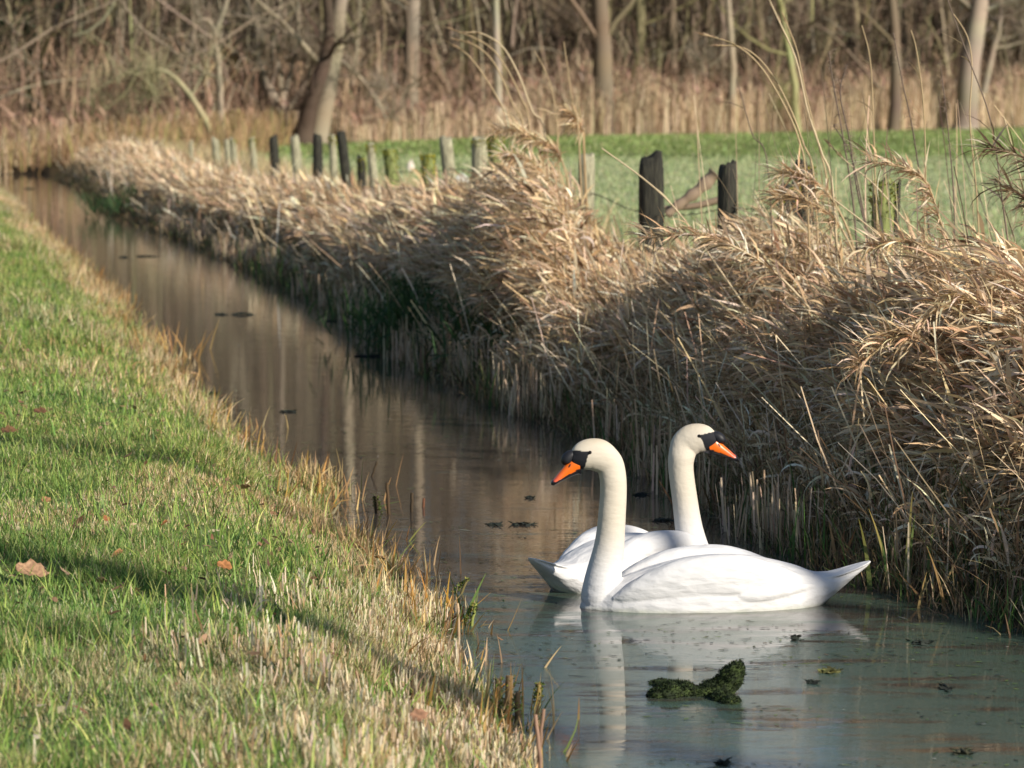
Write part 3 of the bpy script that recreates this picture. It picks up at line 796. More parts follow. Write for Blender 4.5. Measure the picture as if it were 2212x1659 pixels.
    # bottom line from (870,1085) to (350,1395)
    lowline = np.interp(bx, [300, 350, 420, 470, 700, 860, 900], [1352, 1358, 1318, 1284, 1158, 1062, 1050])
    blk = (by > lowline) | (bx < 306) | (bx > 865)
    # lores run down to the base of the orange
    blk |= poly_mask(bx, by, [(640, 780), (690, 885), (760, 925), (810, 985), (862, 1060), (900, 1100), (950, 900), (900, 700)])
    cc[blk] = [.010, .010, .013]
    ca = mb.color_attributes.new('Col', 'FLOAT_COLOR', 'POINT')
    C4 = np.ones((nvb, 4), np.float32); C4[:, :3] = cc; ca.data.foreach_set('color', C4.ravel())
    # knob on the forehead end of the bill
    bmk = bmesh.new()
    rk = [(760, 850, 60, 60), (690, 850, 90, 96), (622, 880, 108, 112), (566, 938, 110, 114), (534, 996, 86, 92), (528, 1042, 30, 30)]
    Rk = catmull(rk, 26); ck3 = np.array([head_world(r[0], r[1], F) for r in Rk])
    Tk = np.gradient(ck3, axis=0); Tk /= np.linalg.norm(Tk, axis=1)[:, None]
    lk = np.tile(l, (len(Rk), 1)); loft(bmk, ck3, np.cross(lk, Tk), Rk[:, 2] * HK, lk, Rk[:, 3] * HK, 28)
    bm_obj('knob', bmk, M_BLACK, bill)
    for sg in (1, -1):
        # nostril: a small dark slit on each side of the bill
        bn = bmesh.new()
        rn = [(655, 985, 6, 5), (640, 1015, 20, 12), (615, 1060, 28, 16), (590, 1095, 22, 13), (570, 1118, 6, 5)]
        Rn = catmull(rn, 14)
        latn = np.interp(Rn[:, 0], [560, 660], [78, 74])
        cn = np.array([head_world(r[0], r[1], F) + l * (sg * la * HK) for r, la in zip(Rn, latn)])
        Tn = np.gradient(cn, axis=0); Tn /= np.linalg.norm(Tn, axis=1)[:, None]
        ln_ = np.tile(l, (len(Rn), 1)); loft(bn, cn, np.cross(ln_, Tn), Rn[:, 2] * HK, ln_, Rn[:, 3] * HK * 1.3, 12)
        bm_obj('nostril', bn, M_BLACK, bill)
        be = bmesh.new()
        bmesh.ops.create_uvsphere(be, u_segments=20, v_segments=12, radius=.0068)
        c = head_world(975, 795, F) + l * (sg * 192 * HK)
        bmesh.ops.translate(be, verts=be.verts, vec=Vector(c))
        bm_obj('eye', be, M_EYE, root)
    return root

# front swan: heads left, tail away to the right
hd = math.radians(180 + 8)
r1 = at_depth(1523, 1330, 12.17)
front_loc = Vector((r1[0], 12.17, 0))
def fz(zx, zy): return (zu(zx), 0.0, zw(zy))
neck1 = [(470, 1245, 92, 92), (498, 1185, 112, 118), (508, 1120, 116, 118), (515, 1050, 108, 106), (530, 960, 98, 90), (549, 860, 89, 80), (560, 760, 82, 76), (567, 660, 79, 73), (573, 560, 77, 71), (572, 465, 77, 70)]
nk = []
for x, y, a_, b_ in neck1:
    q = fz(x, y); nk.append((q[0], q[1], q[2], a_ * K, b_ * K, 0.0))
e = fz(431, 299)
F1 = ((e[0], 0, e[2]), (1, 0, 0), (0, 0, 1), (0, 1, 0))
# in swan space forward (+u) is towards the bill
make_swan('swan', 'mute swan in front, facing left, with its whole white body side-on', front_loc, hd, nk, F1)

# rear swan: body heads away to the right, head turned to the right in profile
ha = math.radians(48)
rear_loc = Vector((.485, 12.80, 0))
Mi = (Matrix.Translation(rear_loc) @ Matrix.Rotation(ha, 4, 'Z')).inverted()
def rz_(zx, zy, Y):
    w = at_depth(1106 + .379 * zx, 864 + .379 * zy, Y)
    return np.array(Mi @ Vector(w))
YN = 13.04
K2 = .379 * YN / FP
neck2 = [(1050, 985, 105, 13.00), (1052, 905, 104, 13.03), (1030, 830, 90, YN), (1010, 740, 81, YN), (996, 650, 76, YN), (984, 560, 73, YN), (970, 460, 72, YN), (962, 380, 73, YN), (966, 325, 76, YN)]
nk2 = []
n_ = len(neck2)
hyaw2 = -ha - math.radians(4)
for i_, (x, y, r, Y) in enumerate(neck2):
    q = rz_(x, y, Y)
    yw = hyaw2 * (i_ / (n_ - 1)) ** .8
    nk2.append((q[0], q[1], q[2], r * K2, r * K2 * .94, yw))
base2 = [(.375, 0, -.03, .075, .08, 0.0), (.385, 0, .02, .078, .082, 0.0)]
e2 = rz_(1067, 200, YN)
pt = math.radians(9)
f0 = np.array([math.cos(hyaw2), math.sin(hyaw2), 0]); up = np.array([0, 0, 1.0]); l0 = np.array([-math.sin(hyaw2), math.cos(hyaw2), 0])
F2 = (e2, f0 * math.cos(pt) + up * math.sin(pt), up * math.cos(pt) - f0 * math.sin(pt), l0)
make_swan('swan', 'mute swan behind, swimming away, neck upright and head turned right', rear_loc, ha, nk2, F2, 1)

# ------------------------------------------------------------------ fence posts
FS = 5.35      # fence line in s
def post_obj(px, ytop, width_px, label, square=False, lean=0.0, leany=0.0, moss=0.0, mossc=(.30, .27, .02), dark=False, fs=FS, knot=False, notch=False):
    Y = 7200 * fs / (px + 219)
    P = at_depth(px, ytop, Y)
    w = width_px * Y / FP
    x, y = P[0], Y
    g = float(ground_h(np.array([x]), np.array([y]))[0])
    h = P[2] - g
    root = empty('fence_post', (x - lean * h, y, g - .02), rng.uniform(-.2, .2) if not square else .12)
    tag(root, label, 'fence post', 'weathered posts of the fence along the right bank')
    bm = bmesh.new()
    seg = 4 if square else 12
    rows = 12
    rings = []
    rr = w * .5 * (1.30 if square else 1.0)
    sd = rng.uniform(0, 50)
    ux = rng.uniform(-.03, .03)
    for k in range(rows + 1):
        t = k / rows
        ring = []
        z = -.15 + (h + .17) * t
        for q in range(seg * (6 if square else 1)):
            nn_ = seg * (6 if square else 1)
            th = 2 * math.pi * q / nn_
            r = rr
            if square:
                c_, s_ = math.cos(th), math.sin(th)
                r = rr * .77 / (abs(c_) ** 7 + abs(s_) ** 7) ** (1 / 7)
            crack = 1 - (.018 if square else .045) * max(0, math.sin(q * 2.7 + sd)) - .03 * math.sin(q * 5.1 + z * 4 + sd)
            taper = 1 + .05 * math.sin(z * 5 + sd) - (.10 if (k == rows) else 0) - (.35 if False else 0)
            dz = 0
            if k >= rows: dz = (.010 * math.sin(th * 3 + sd) + .006 * math.sin(th * 5.3 + sd)) * w / .12 + ux * math.cos(th)
            ring.append(bm.verts.new((math.cos(th) * r * crack * taper + lean * z, math.sin(th) * r * crack * taper + leany * z, z + dz)))
        rings.append(ring)
    nn_ = len(rings[0])
    for a0, a1 in zip(rings, rings[1:]):
        for q in range(nn_): bm.faces.new((a0[q], a0[(q + 1) % nn_], a1[(q + 1) % nn_], a1[q]))
    inner = [bm.verts.new(Vector(v.co) * 1.0 + (Vector((lean * h, leany * h, v.co.z)) - Vector(v.co)) * .45 + Vector((0, 0, .006 + .01 * random.random()))) for v in rings[-1]]
    for q in range(nn_): bm.faces.new((rings[-1][q], rings[-1][(q + 1) % nn_], inner[(q + 1) % nn_], inner[q]))
    cv = bm.verts.new((lean * h, leany * h, h + .004))
    for q in range(nn_): bm.faces.new((inner[q], inner[(q + 1) % nn_], cv))
    bm.faces.new(list(reversed(rings[0])))
    bmesh.ops.recalc_face_normals(bm, faces=bm.faces)
    bm_obj('shaft', bm, M_POSTD if dark else (M_POSTG if moss > .5 else M_POST), root, True)
    if moss > 0:
        acc = Acc()
        n = int(700 * max(moss, .35))
        th = rng.uniform(0, 2 * np.pi, n); rad = np.sqrt(rng.random(n)) * rr * .92
        side = rng.random(n) < .55
        z = np.full(n, h) - .0
        rad = np.where(side, rr * .97, rad); z = np.where(side, h - rng.random(n) ** 1.6 * (.05 + .22 * moss), z)
        bx = np.stack([np.cos(th) * rad + lean * z, np.sin(th) * rad + leany * z, z], 1)
        c = jitter(pick([mossc, (.20, .22, .03), (.10, .14, .03)], [4, 2, 1.2], n), n, .2)
        ribbons(acc, bx, th, np.where(side, 1.0, .4) + rng.normal(0, .4, n), rng.normal(.3, .3, n), rng.uniform(.012, .03, n), rng.uniform(.008, .016, n), c, S=2, shape='leaf')
        tag(acc.build('moss_cap', M_MOSS, root), kind='stuff')
    return root
M_POST = noisy('post_wood', (.14, .13, .085), (.36, .345, .24), 14, .9, .8, (6, 6, .7), bdist=.015, c3=(.17, .19, .08))
M_POSTG = noisy('post_wood_algae', (.07, .085, .03), (.22, .25, .09), 12, .9, .7, (5, 5, .8), bdist=.012, c3=(.17, .19, .05))
M_POSTD = noisy('post_wood_dark', (.012, .012, .010), (.040, .038, .028), 14, .85, .8, (6, 6, .7), bdist=.012, c3=(.06, .075, .025))

post_obj(1407, 338, 50, 'tall near-black square post with an uneven top, standing clear above the reeds', True, 0, 0, dark=True)
post_obj(1268, 336, 36, 'pale grey round post just under the tall reed plume', False, .01)
post_obj(1572, 357, 46, 'dark flat-topped post right of the tall near-black post', False, .0, dark=True)
post_obj(1702, 402, 48, 'black mossy post half buried in reeds beside the dead weed stalks', False, .0, moss=.3, dark=True)
post_obj(1738, 357, 46, 'post with a yellow mossy top hidden behind the reed plume', False, 0, moss=.35, dark=True, fs=5.75)
post_obj(1908, 392, 52, 'thick green post at the right behind the dead weeds', False, .01, moss=.55, mossc=(.20, .22, .04))
post_obj(1940, 400, 16, 'thin dark stake touching the thick green post', False, .06, dark=True, fs=5.5)
post_obj(1072, 294, 32, 'green post with a yellow moss cap beside the reed plume', False, .02, moss=.6)
post_obj(1036, 300, 34, 'brown and green post left of the yellow capped post at the plume', False, .0, moss=.12)
post_obj(963, 298, 29, 'pale round post leaning left, in the middle of the row', False, -.10)
post_obj(924, 334, 29, 'short post with a bright yellow moss cap', False, -.03, moss=.8, mossc=(.46, .38, .015))
post_obj(842, 324, 29, 'stout green post leaning left next to the pair of thin ones', False, -.09, moss=.6, mossc=(.28, .28, .04))
post_obj(800, 312, 19, 'thin greenish post leaning left, left of the stout green one', False, -.10, moss=.15)
post_obj(780, 342, 18, 'short black post with a mossy top beside the thin leaning post', False, -.03, moss=.35, dark=True)
post_obj(737, 286, 22, 'tallest dark post of the far row, leaning left', False, -.11, dark=True)
post_obj(718, 293, 16, 'slim post touching the tallest dark post of the far row', False, -.03, moss=.2)
post_obj(686, 293, 22, 'dark brown straight post left of the tallest far post', False, .0, dark=True)
post_obj(636, 295, 21, 'grey post leaning left with a greenish left side, in the far row', False, -.09)
post_obj(590, 296, 21, 'dark post leaning left, below the multi-stemmed willow', False, -.07, dark=True)
post_obj(543, 300, 16, 'pale green post leaning left in the far row', False, -.10, moss=.4)
post_obj(503, 301, 14, 'right one of two close far posts', False, -.06, moss=.2)
post_obj(490, 303, 13, 'left one of two close far posts', False, -.06)
post_obj(464, 300, 17, 'pale post at the foot of the thin straight trunk', False, -.09)
post_obj(412, 306, 10, 'far pale post left of the thin straight trunk', False, -.03)
post_obj(338, 306, 12, 'far dark post nearest to the ditch end', False, -.05, dark=True)

# barbed wire strands (thing each)
M_WIRE = noisy('rusty_wire', (.03, .022, .018), (.09, .06, .05), 80, .7, .3)
def wire(pxs, label, fs=FS + .02):
    acc = Acc()
    P = []
    for px, py in pxs:
        Y = 7200 * fs / (px + 219)
        P.append(at_depth(px, py, Y))
    P = catmull(P, 60)
    P[:, 2] += .004 * np.sin(np.arange(60) * 1.7)
    tube(acc, P, .0028, (.05, .04, .035), 4, False)
    for q in P[::3]:
        tube(acc, [q + (-.012, 0, -.012), q + (.012, 0, .012)], .0014, (.05, .04, .035), 3, False)
        tube(acc, [q + (.012, 0, -.012), q + (-.012, 0, .012)], .0014, (.05, .04, .035), 3, False)
    tag(acc.build('fence_wire', M_TWIG, origin=P[0]), label, 'wire', 'barbed wire strands between the posts')
wire([(1405, 462), (1355, 450), (1300, 425), (1268, 415)], 'wire between the pale grey round post and the tall near-black post')
wire([(1702, 440), (1640, 452), (1572, 450), (1500, 462), (1410, 468)], 'wire from the tall near-black post past the dark flat-topped post')
wire([(1905, 480), (1840, 475), (1780, 452), (1740, 445)], 'twisted wire sagging left of the thick green post')
wire([(1035, 372), (1000, 366), (963, 366), (924, 370), (845, 372)], 'thin wire between the mossy posts in the middle of the row')

# ------------------------------------------------------------------ trees
BARK = [(.115, .088, .058), (.14, .112, .07), (.17, .155, .085), (.09, .066, .045)]
def rpath(P, n=14, wob=.03):
    P = catmull(P, n); L_ = np.linalg.norm(P[-1] - P[0])
    P[1:-1] += rng.normal(0, wob * L_ / n, (n - 2, 3)); return P
def branches(acc, path, r0, r1, depth, col, n=6, spread=.8, lenf=.5, start=.25, twn=0):
    """add side limbs to a path; returns a list of the new paths"""
    outp = []
    path = np.asarray(path); m = len(path)
    T = np.gradient(path, axis=0); L = np.sum(np.linalg.norm(np.diff(path, axis=0), axis=1))
    for k in range(n):
        t = start + (1 - start) * (k + rng.random()) / n
        i = min(int(t * (m - 1)), m - 2)
        base = path[i]; d = T[i] / np.linalg.norm(T[i])
        rv = rng.normal(0, 1, 3); rv -= d * (rv @ d); rv /= np.linalg.norm(rv)
        dr = d * rng.uniform(.25, .8) + rv * spread; dr /= np.linalg.norm(dr)
        ll = L * lenf * rng.uniform(.6, 1.2) * (1.1 - .5 * t)
        r = (r0 + (r1 - r0) * t) * rng.uniform(.4, .65) * (.5 if r0 > .2 else .85)
        pts = [base]; cur = dr.copy()
        for q in range(6):
            cur = cur + rng.normal(0, .16, 3) + np.array([0, 0, .03]); cur /= np.linalg.norm(cur)
            pts.append(pts[-1] + cur * ll / 6)
        pts = np.array(pts)
        tube(acc, pts, np.linspace(r, r * .25, 7), jitter(col, 1, .12)[0], 4 if depth else 3, False)
        outp.append((pts, r, r * .25))
        if depth > 0:
            outp += branches(acc, pts, r, r * .25, depth - 1, col, max(3, n - 2), spread, lenf, .2)
    return outp
def twigs(acc, paths, n_each, col, L=(.5, 1.3), W=(.008, .02)):
    bs = []; 
    for pts, r, r1_ in paths:
        t = rng.random(n_each) * (len(pts) - 1.01); i = t.astype(int); u = (t - i)[:, None]
        bs.append(pts[i] * (1 - u) + pts[i + 1] * u)
    bs = np.concatenate(bs); n = len(bs)
    ribbons(acc, bs, rng.uniform(0, 6.28, n), rng.uniform(.1, 1.9, n), rng.normal(.2, .5, n), rng.uniform(*L, n), rng.uniform(*W, n), jitter(col, n, .2), S=3, shape='stem', curl=rng.normal(0, .6, n))
def tree(paths_px, Y, label, col, name='bare_tree', twn=14, tw=True, group=None, depth=1, nb=5, side=7, twl=(.4, 1.2), lenf=.45):
    """paths_px: limbs as (list of (px,py[,dy]), width0_px, width1_px); the first is the trunk"""
    Ye = float(wood_edge(np.array([(paths_px[0][0][0][0] - 1106) / FP * Y]))[0]) + (.3 if Y < 120 else 5)
    Y = Ye if (Y > 99 and Ye > 90) else Y + .5
    sc = Y / FP
    P0 = at_depth(paths_px[0][0][0][0], paths_px[0][0][0][1], Y)
    g = float(ground_h(np.array([P0[0]]), np.array([Y]))[0])
    org = np.array([P0[0], Y, g])
    root = empty(name, org)
    tag(root, label, 'tree', group)
    tr = Acc(); br = Acc(); lim = []
    for k, (pp, w0, w1) in enumerate(paths_px):
        P = np.array([at_depth(q[0], q[1], Y + (q[2] if len(q) > 2 else 0)) for q in pp])
        if k == 0:
            P = np.vstack([[P[0][0], Y, g - .1], P]) if P[0][2] > g + .1 else P
        P = rpath(P, 18, .02)
        r = np.linspace(w0, w1, 18) * sc * (.62 if Y < 96 else .5)
        if k == 0: r[:3] *= np.array([1.25, 1.12, 1.04])
        cc = jitter(np.tile(np.asarray(col, float), (18, 1)), 18, .10, .03)
        tube(tr if k == 0 else br, P - org, r, cc, side if k == 0 else 5, True)
        lim.append((P - org, r[0], r[-1]))
    allp = list(lim[1:])
    for Pq, r0, r1_ in lim:
        allp += branches(br, Pq, r0, r1_, depth, col, nb, .9, lenf, .35)
    if tw: twigs(br, allp, twn, col, L=twl)
    tr.build('trunk', M_TWIG, root); br.build('crown', M_TWIG, root)
    return root
PALE = (.245, .205, .15); OLIVE = (.26, .24, .14); BROWN = (.15, .115, .083); GREY = (.26, .22, .165); DARKB = (.05, .042, .028)
# limbs continue above the picture: y goes to -900 (about 17 m up), which the water reflects
tree([([(478, 300), (476, 200), (470, 120), (466, 75), (490, 10), (520, -150), (540, -400), (530, -620)], 15, 5), ([(466, 75), (455, 50), (440, 42), (425, 50), (415, 90), (400, 140), (380, 200)], 9, 3)], 84, 'slim pale trunk that forks above a drooping limb, left of the willow', PALE, nb=5)
tree([([(462, 300), (430, 235), (390, 180), (352, 152), (300, 148), (240, 175), (180, 215)], 14, 3), ([(352, 152), (330, 180), (322, 215)], 8, 2), ([(300, 148), (270, 200), (225, 240), (150, 300)], 6, 2)], 82, 'olive tree arching over to the left with drooping limbs', OLIVE, nb=5)
tree([([(608, 300), (612, 262), (590, 210), (560, 150), (545, 60), (520, -60), (480, -250), (470, -480)], 30, 5), ([(612, 250), (605, 170), (590, 110), (600, 40), (605, -100), (600, -350), (620, -600)], 17, 5), ([(622, 240), (665, 170), (680, 130), (705, 112), (735, 125)], 11, 3), ([(610, 255), (575, 180), (560, 120), (575, 60)], 10, 3), ([(606, 240), (640, 100), (650, -80), (700, -300)], 10, 3)], 92, 'multi-stemmed willow behind the fence posts', GREY, nb=5)
tree([([(688, 305), (705, 210), (722, 120), (735, 20), (745, -200), (750, -450), (745, -800)], 44, 14), ([(722, 120), (770, 160), (810, 210), (835, 260)], 10, 3), ([(735, 40), (690, 100), (660, 130)], 9, 3)], 100, 'broad leaning trunk right of the willow', PALE, nb=6)
tree([([(1078, 270), (1075, 150), (1072, 60), (1070, -60), (1075, -300), (1068, -700)], 22, 9)], 112, 'slim pale trunk standing alone in the middle of the wood', (.29, .25, .195), nb=5)
tree([([(1305, 280), (1302, 150), (1298, 40), (1290, -150), (1300, -420), (1290, -860)], 58, 20), ([(1302, 90), (1250, 60), (1200, 20)], 9, 3)], 112, 'thick brown trunk behind the tallest tan reeds', BROWN, nb=6)
tree([([(1580, 280), (1582, 160), (1577, 60), (1570, -80), (1575, -350), (1560, -700)], 21, 8), ([(1578, 90), (1550, 130), (1500, 160)], 7, 2)], 110, 'slim pale trunk between the thick brown trunk and the lemon-green one', PALE, nb=5)
tree([([(1722, 280), (1715, 190), (1702, 110), (1690, 30), (1672, -80), (1660, -330), (1690, -640)], 20, 7), ([(1712, 170), (1690, 200), (1670, 245)], 7, 3)], 106, 'lemon-green lichened trunk leaning left', (.26, .25, .12), nb=5)
tree([([(1932, 270), (1936, 150), (1930, 40), (1925, -120), (1930, -420), (1935, -800)], 32, 12), ([(1900, 190), (1840, 120), (1790, 70), (1740, 40), (1690, -30)], 9, 4)], 112, 'brown trunk with a long limb slanting up to the left', BROWN, nb=5)
tree([([(2085, 265), (2092, 180), (2105, 80), (2118, 0), (2135, -200), (2130, -480), (2120, -850)], 60, 22), ([(2125, 200), (2145, 110), (2160, 50), (2165, -60)], 18, 8)], 116, 'thickest pale trunk at the right of the wood, with a twin stem', (.26, .215, .165), nb=6)
tree([([(888, 280), (886, 160), (893, 40), (890, -120), (900, -400), (890, -850)], 48, 18)], 124, 'faint broad trunk deep in the wood left of the middle', (.19, .16, .12), nb=5)
tree([([(84, 330), (80, 200), (84, 90), (80, -50), (88, -300), (90, -600)], 28, 10)], 98, 'pale trunk beside the ivy-clad tree at the far left', PALE, nb=5)
tree([([(655, 310), (668, 240), (690, 170), (705, 120), (712, 60), (700, -80), (690, -300)], 34, 12), ([(690, 165), (664, 205), (640, 240)], 10, 4)], 90, 'dark hollow trunk leaning beside the pale leaning one, right of the willow', (.075, .052, .04), nb=4)
# ivy clad dark tree at the far left
t_ = tree([([(22, 360), (24, 200), (20, 60), (18, -80), (20, -300), (30, -560)], 34, 14)], 86, 'dark ivy-clad tree at the far left edge', DARKB, nb=6)
acc = Acc(); n = 5200
zz_ = rng.uniform(0, 9.5, n); th = rng.uniform(0, 6.28, n)
rad = .35 + np.abs(rng.normal(0, .38, n)) * (1 + .5 * np.sin(zz_ * 1.9)); 
ribbons(acc, np.stack([np.cos(th) * rad, np.sin(th) * rad, zz_], 1), th, rng.uniform(.5, 2.2, n), rng.normal(0, .3, n), rng.uniform(.10, .2, n), rng.uniform(.08, .13, n), jitter(pick([(.018, .032, .014), (.03, .05, .02), (.05, .065, .03)], [3, 2, 1], n), n, .2), S=2, shape='leaf')
acc.build('ivy', M_MOSS, t_)
# two low dark evergreen bushes
def bush(px, py, Y, r, h, label, pal):
    P = at_depth(px, py, Y); g = float(ground_h(np.array([P[0]]), np.array([Y]))[0])
    root = empty('evergreen_bush', (P[0], Y, g)); tag(root, label, 'bush')
    st = Acc(); pths = []
    for k in range(7):
        a_ = rng.uniform(0, 6.28); q = rpath([(0, 0, 0), (math.cos(a_) * r * .3, math.sin(a_) * r * .3, h * .4), (math.cos(a_) * r * .7, math.sin(a_) * r * .7, h * .85)], 8)
        tube(st, q, np.linspace(.03, .01, 8), (.04, .03, .02), 4, False); pths.append((q, .03, .01))
    st.build('stem', M_TWIG, root)
    acc = Acc(); n = 2600
    d = rng.normal(0, 1, (n, 3)); d /= np.linalg.norm(d, axis=1)[:, None]
    rr_ = rng.random(n) ** .45 * (.75 + .5 * fnoise(d[:, 0] * 2 + 5, d[:, 2] * 2 + d[:, 1], 91))
    pos = d * rr_[:, None] * np.array([r, r, h * .5]) + np.array([0, 0, h * .5])
    ribbons(acc, pos, rng.uniform(0, 6.28, n), rng.uniform(.4, 2, n), rng.normal(0, .3, n), rng.uniform(.1, .2, n), rng.uniform(.05, .09, n), jitter(pick(pal, [3, 2, 1], n), n, .2), S=2, shape='leaf')
    acc.build('foliage', M_MOSS, root)
G3 = [(.02, .04, .016), (.03, .055, .02), (.05, .075, .03)]
bush(55, 330, 84, .55, 1.5, 'dark green bush at the far end of the ditch', G3)
bush(568, 215, 104, .8, 3.0, 'dark evergreen bush in the shade behind the willow', G3)
bush(30, 395, 79.5, .3, .6, 'small dark bush at the water end of the ditch', G3)

# background trees: prototypes copied through the depth of the wood
def proto_tree(k):
    x0 = 0
    hgt = rng.uniform(19, 26); r0 = rng.uniform(.10, .27)
    root = empty('bare_tree', (0, 0, 0))
    tr = Acc(); br = Acc()
    P = np.array([(0, 0, -.1), (rng.normal(0, .2), rng.normal(0, .2), hgt * .25), (rng.normal(0, .5), rng.normal(0, .5), hgt * .6), (rng.normal(0, .9), rng.normal(0, .9), hgt)])
    P = rpath(P, 18, .03)
    col = np.asarray(random.choice([PALE, GREY, BROWN, BROWN, (.20, .18, .10)]))
    tube(tr, P, np.linspace(r0, r0 * .25, 18), jitter(np.tile(col, (18, 1)), 18, .08, .02), 7, True)
    pth = branches(br, P, r0, r0 * .25, 1, col, 9, .9, .30, .12)
    twigs(br, pth, 9, col, L=(.5, 1.5), W=(.012, .03))
    tr.build('trunk', M_TWIG, root); br.build('crown', M_TWIG, root)
    return root
def copy_tree(o):
    c = o.copy(); COL.objects.link(c)
    for ch in o.children:
        d = ch.copy(); COL.objects.link(d); d.parent = c
    return c
protos = [proto_tree(k) for k in range(6)]
first = True; used = set()
for k in range(78):
    px = rng.uniform(-250, 2460)
    x_ = (px - 1106) / FP
    # depth: behind the edge
    Y = 100.0
    for _ in range(6): Y = float(wood_edge(np.array([x_ * Y]))[0]) + 1
    Y += 3 + rng.random() ** 1.3 * 45
    pr = k % 6
    o = protos[pr] if pr not in used else copy_tree(protos[pr])
    used.add(pr)
    X = x_ * Y
    o.location = (X, Y, float(ground_h(np.array([X]), np.array([Y]))[0])); o.rotation_euler = (0, 0, rng.uniform(0, 6.28))
    s_ = rng.uniform(.85, 1.15); o.scale = (s_, s_, s_)
    tag(o, 'bare tree deep in the brown wood, one of many behind the meadow', 'tree', 'bare trees deep in the wood')

# brushwood: the mass of twigs and saplings that fills the wood
def brushwood():
    acc = Acc()
    n = 140000
    px = rng.uniform(-420, 2650, n); x_ = (px - 1106) / FP
    Y = np.full(n, 100.0)
    for _ in range(6): Y = wood_edge(x_ * Y) + .5
    dep = rng.random(n) ** 1.1 * 40
    Y = Y + 2.8 + dep
    X = x_ * Y
    h = rng.random(n) ** 1.15 * 23
    g = ground_h(X, Y)
    clump = fnoise(X * .35, h * .35 + Y * .06, 81)
    keep = rng.random(n) < np.clip(.25 + 1.5 * (clump - .25), .05, 1) * np.clip(1.5 - h / 24, .3, 1)
    X, Y, h, g, dep = X[keep], Y[keep], h[keep], g[keep], dep[keep]; n = len(X)
    tone = fnoise(X * .25 + 7, h * .5, 83)[:, None]
    c = pick([(.135, .094, .066), (.085, .060, .042), (.17, .125, .087), (.145, .132, .075), (.035, .027, .02), (.21, .155, .11)], [4, 4, 3, 2.2, 4, 2], n) * (.45 + 1.05 * tone)
    ribbons(acc, np.stack([X, Y, g + h], 1), rng.uniform(0, 6.28, n), rng.normal(.55, .55, n), rng.normal(.3, .6, n), rng.uniform(.8, 2.6, n), rng.uniform(.012, .05, n), jitter(c, n, .2), S=4, shape='stem', curl=rng.normal(0, .8, n))
    n = 1500
    px = rng.uniform(-200, 2450, n); x_ = (px - 1106) / FP
    Y = np.full(n, 100.0)
    for _ in range(6): Y = wood_edge(x_ * Y)
    Y = Y + 1.5 + rng.random(n) * 12; X = x_ * Y
    ribbons(acc, np.stack([X, Y, ground_h(X, Y) + rng.random(n) ** 1.2 * 9], 1), rng.uniform(0, 6.28, n), rng.normal(.5, .6, n), rng.normal(.5, .9, n), rng.uniform(2, 5.5, n), rng.uniform(.035, .10, n), jitter(pick([(.24, .20, .14), (.22, .20, .11), (.15, .115, .08)], [2, 2, 1], n), n, .15), S=7, shape='stem', curl=rng.normal(0, .9, n), twist=rng.uniform(-.5, .5, n))
    # low tangle
    n = 26000
    px = rng.uniform(-420, 2650, n); x_ = (px - 1106) / FP
    Y = np.full(n, 100.0)
    for _ in range(6): Y = wood_edge(x_ * Y) + .5
    Y = Y + rng.random(n) * 14; X = x_ * Y
    c = pick([(.27, .175, .125), (.34, .23, .16), (.16, .11, .07), (.38, .27, .18)], [3, 3, 2, 1], n)
    ribbons(acc, np.stack([X, Y, ground_h(X, Y) + rng.random(n) ** 2 * 2.0], 1), rng.uniform(0, 6.28, n), rng.normal(.4, .4, n), rng.normal(.4, .6, n), rng.uniform(.5, 1.5, n), rng.uniform(.012, .035, n), jitter(c, n, .22), S=3, shape='stem', curl=rng.normal(0, .8, n))
    tag(acc.build('brushwood', M_TWIG), kind='stuff', label='tangled brown brushwood and saplings filling the wood', cat='brushwood')
brushwood()
# the far side of the wood: a dense band of trunks
def far_wood():
    acc = Acc(); n = 2600
    X = rng.uniform(-60, 60, n); Y = rng.uniform(150, 215, n)
    r = rng.uniform(.10, .3, n); c = jitter(pick([(.07, .055, .038), (.10, .08, .055), (.05, .04, .03)], [2, 1, 2], n), n, .15)
    ribbons(acc, np.stack([X, Y, ground_h(X, Y)], 1), rng.uniform(0, 6.28, n), np.abs(rng.normal(0, .04, n)), rng.normal(0, .12, n), rng.uniform(14, 26, n), r * 2, c, S=4, shape='stem', twist=rng.uniform(-.4, .4, n))
    n = 42000
    X = rng.uniform(-60, 60, n); Y = rng.uniform(145, 215, n); h = rng.random(n) * 24
    c = jitter(pick([(.05, .038, .027), (.07, .055, .038), (.035, .027, .02)], [2, 1, 2], n), n, .15)
    ribbons(acc, np.stack([X, Y, ground_h(X, Y) + h], 1), rng.uniform(0, 6.28, n), rng.normal(.7, .6, n), rng.normal(.2, .5, n), rng.uniform(1, 3.5, n), rng.uniform(.04, .12, n), c, S=3, shape='stem')
    tag(acc.build('far_wood', M_TWIG), kind='stuff', label='dim mass of trunks and twigs at the back of the wood', cat='wood')
far_wood()

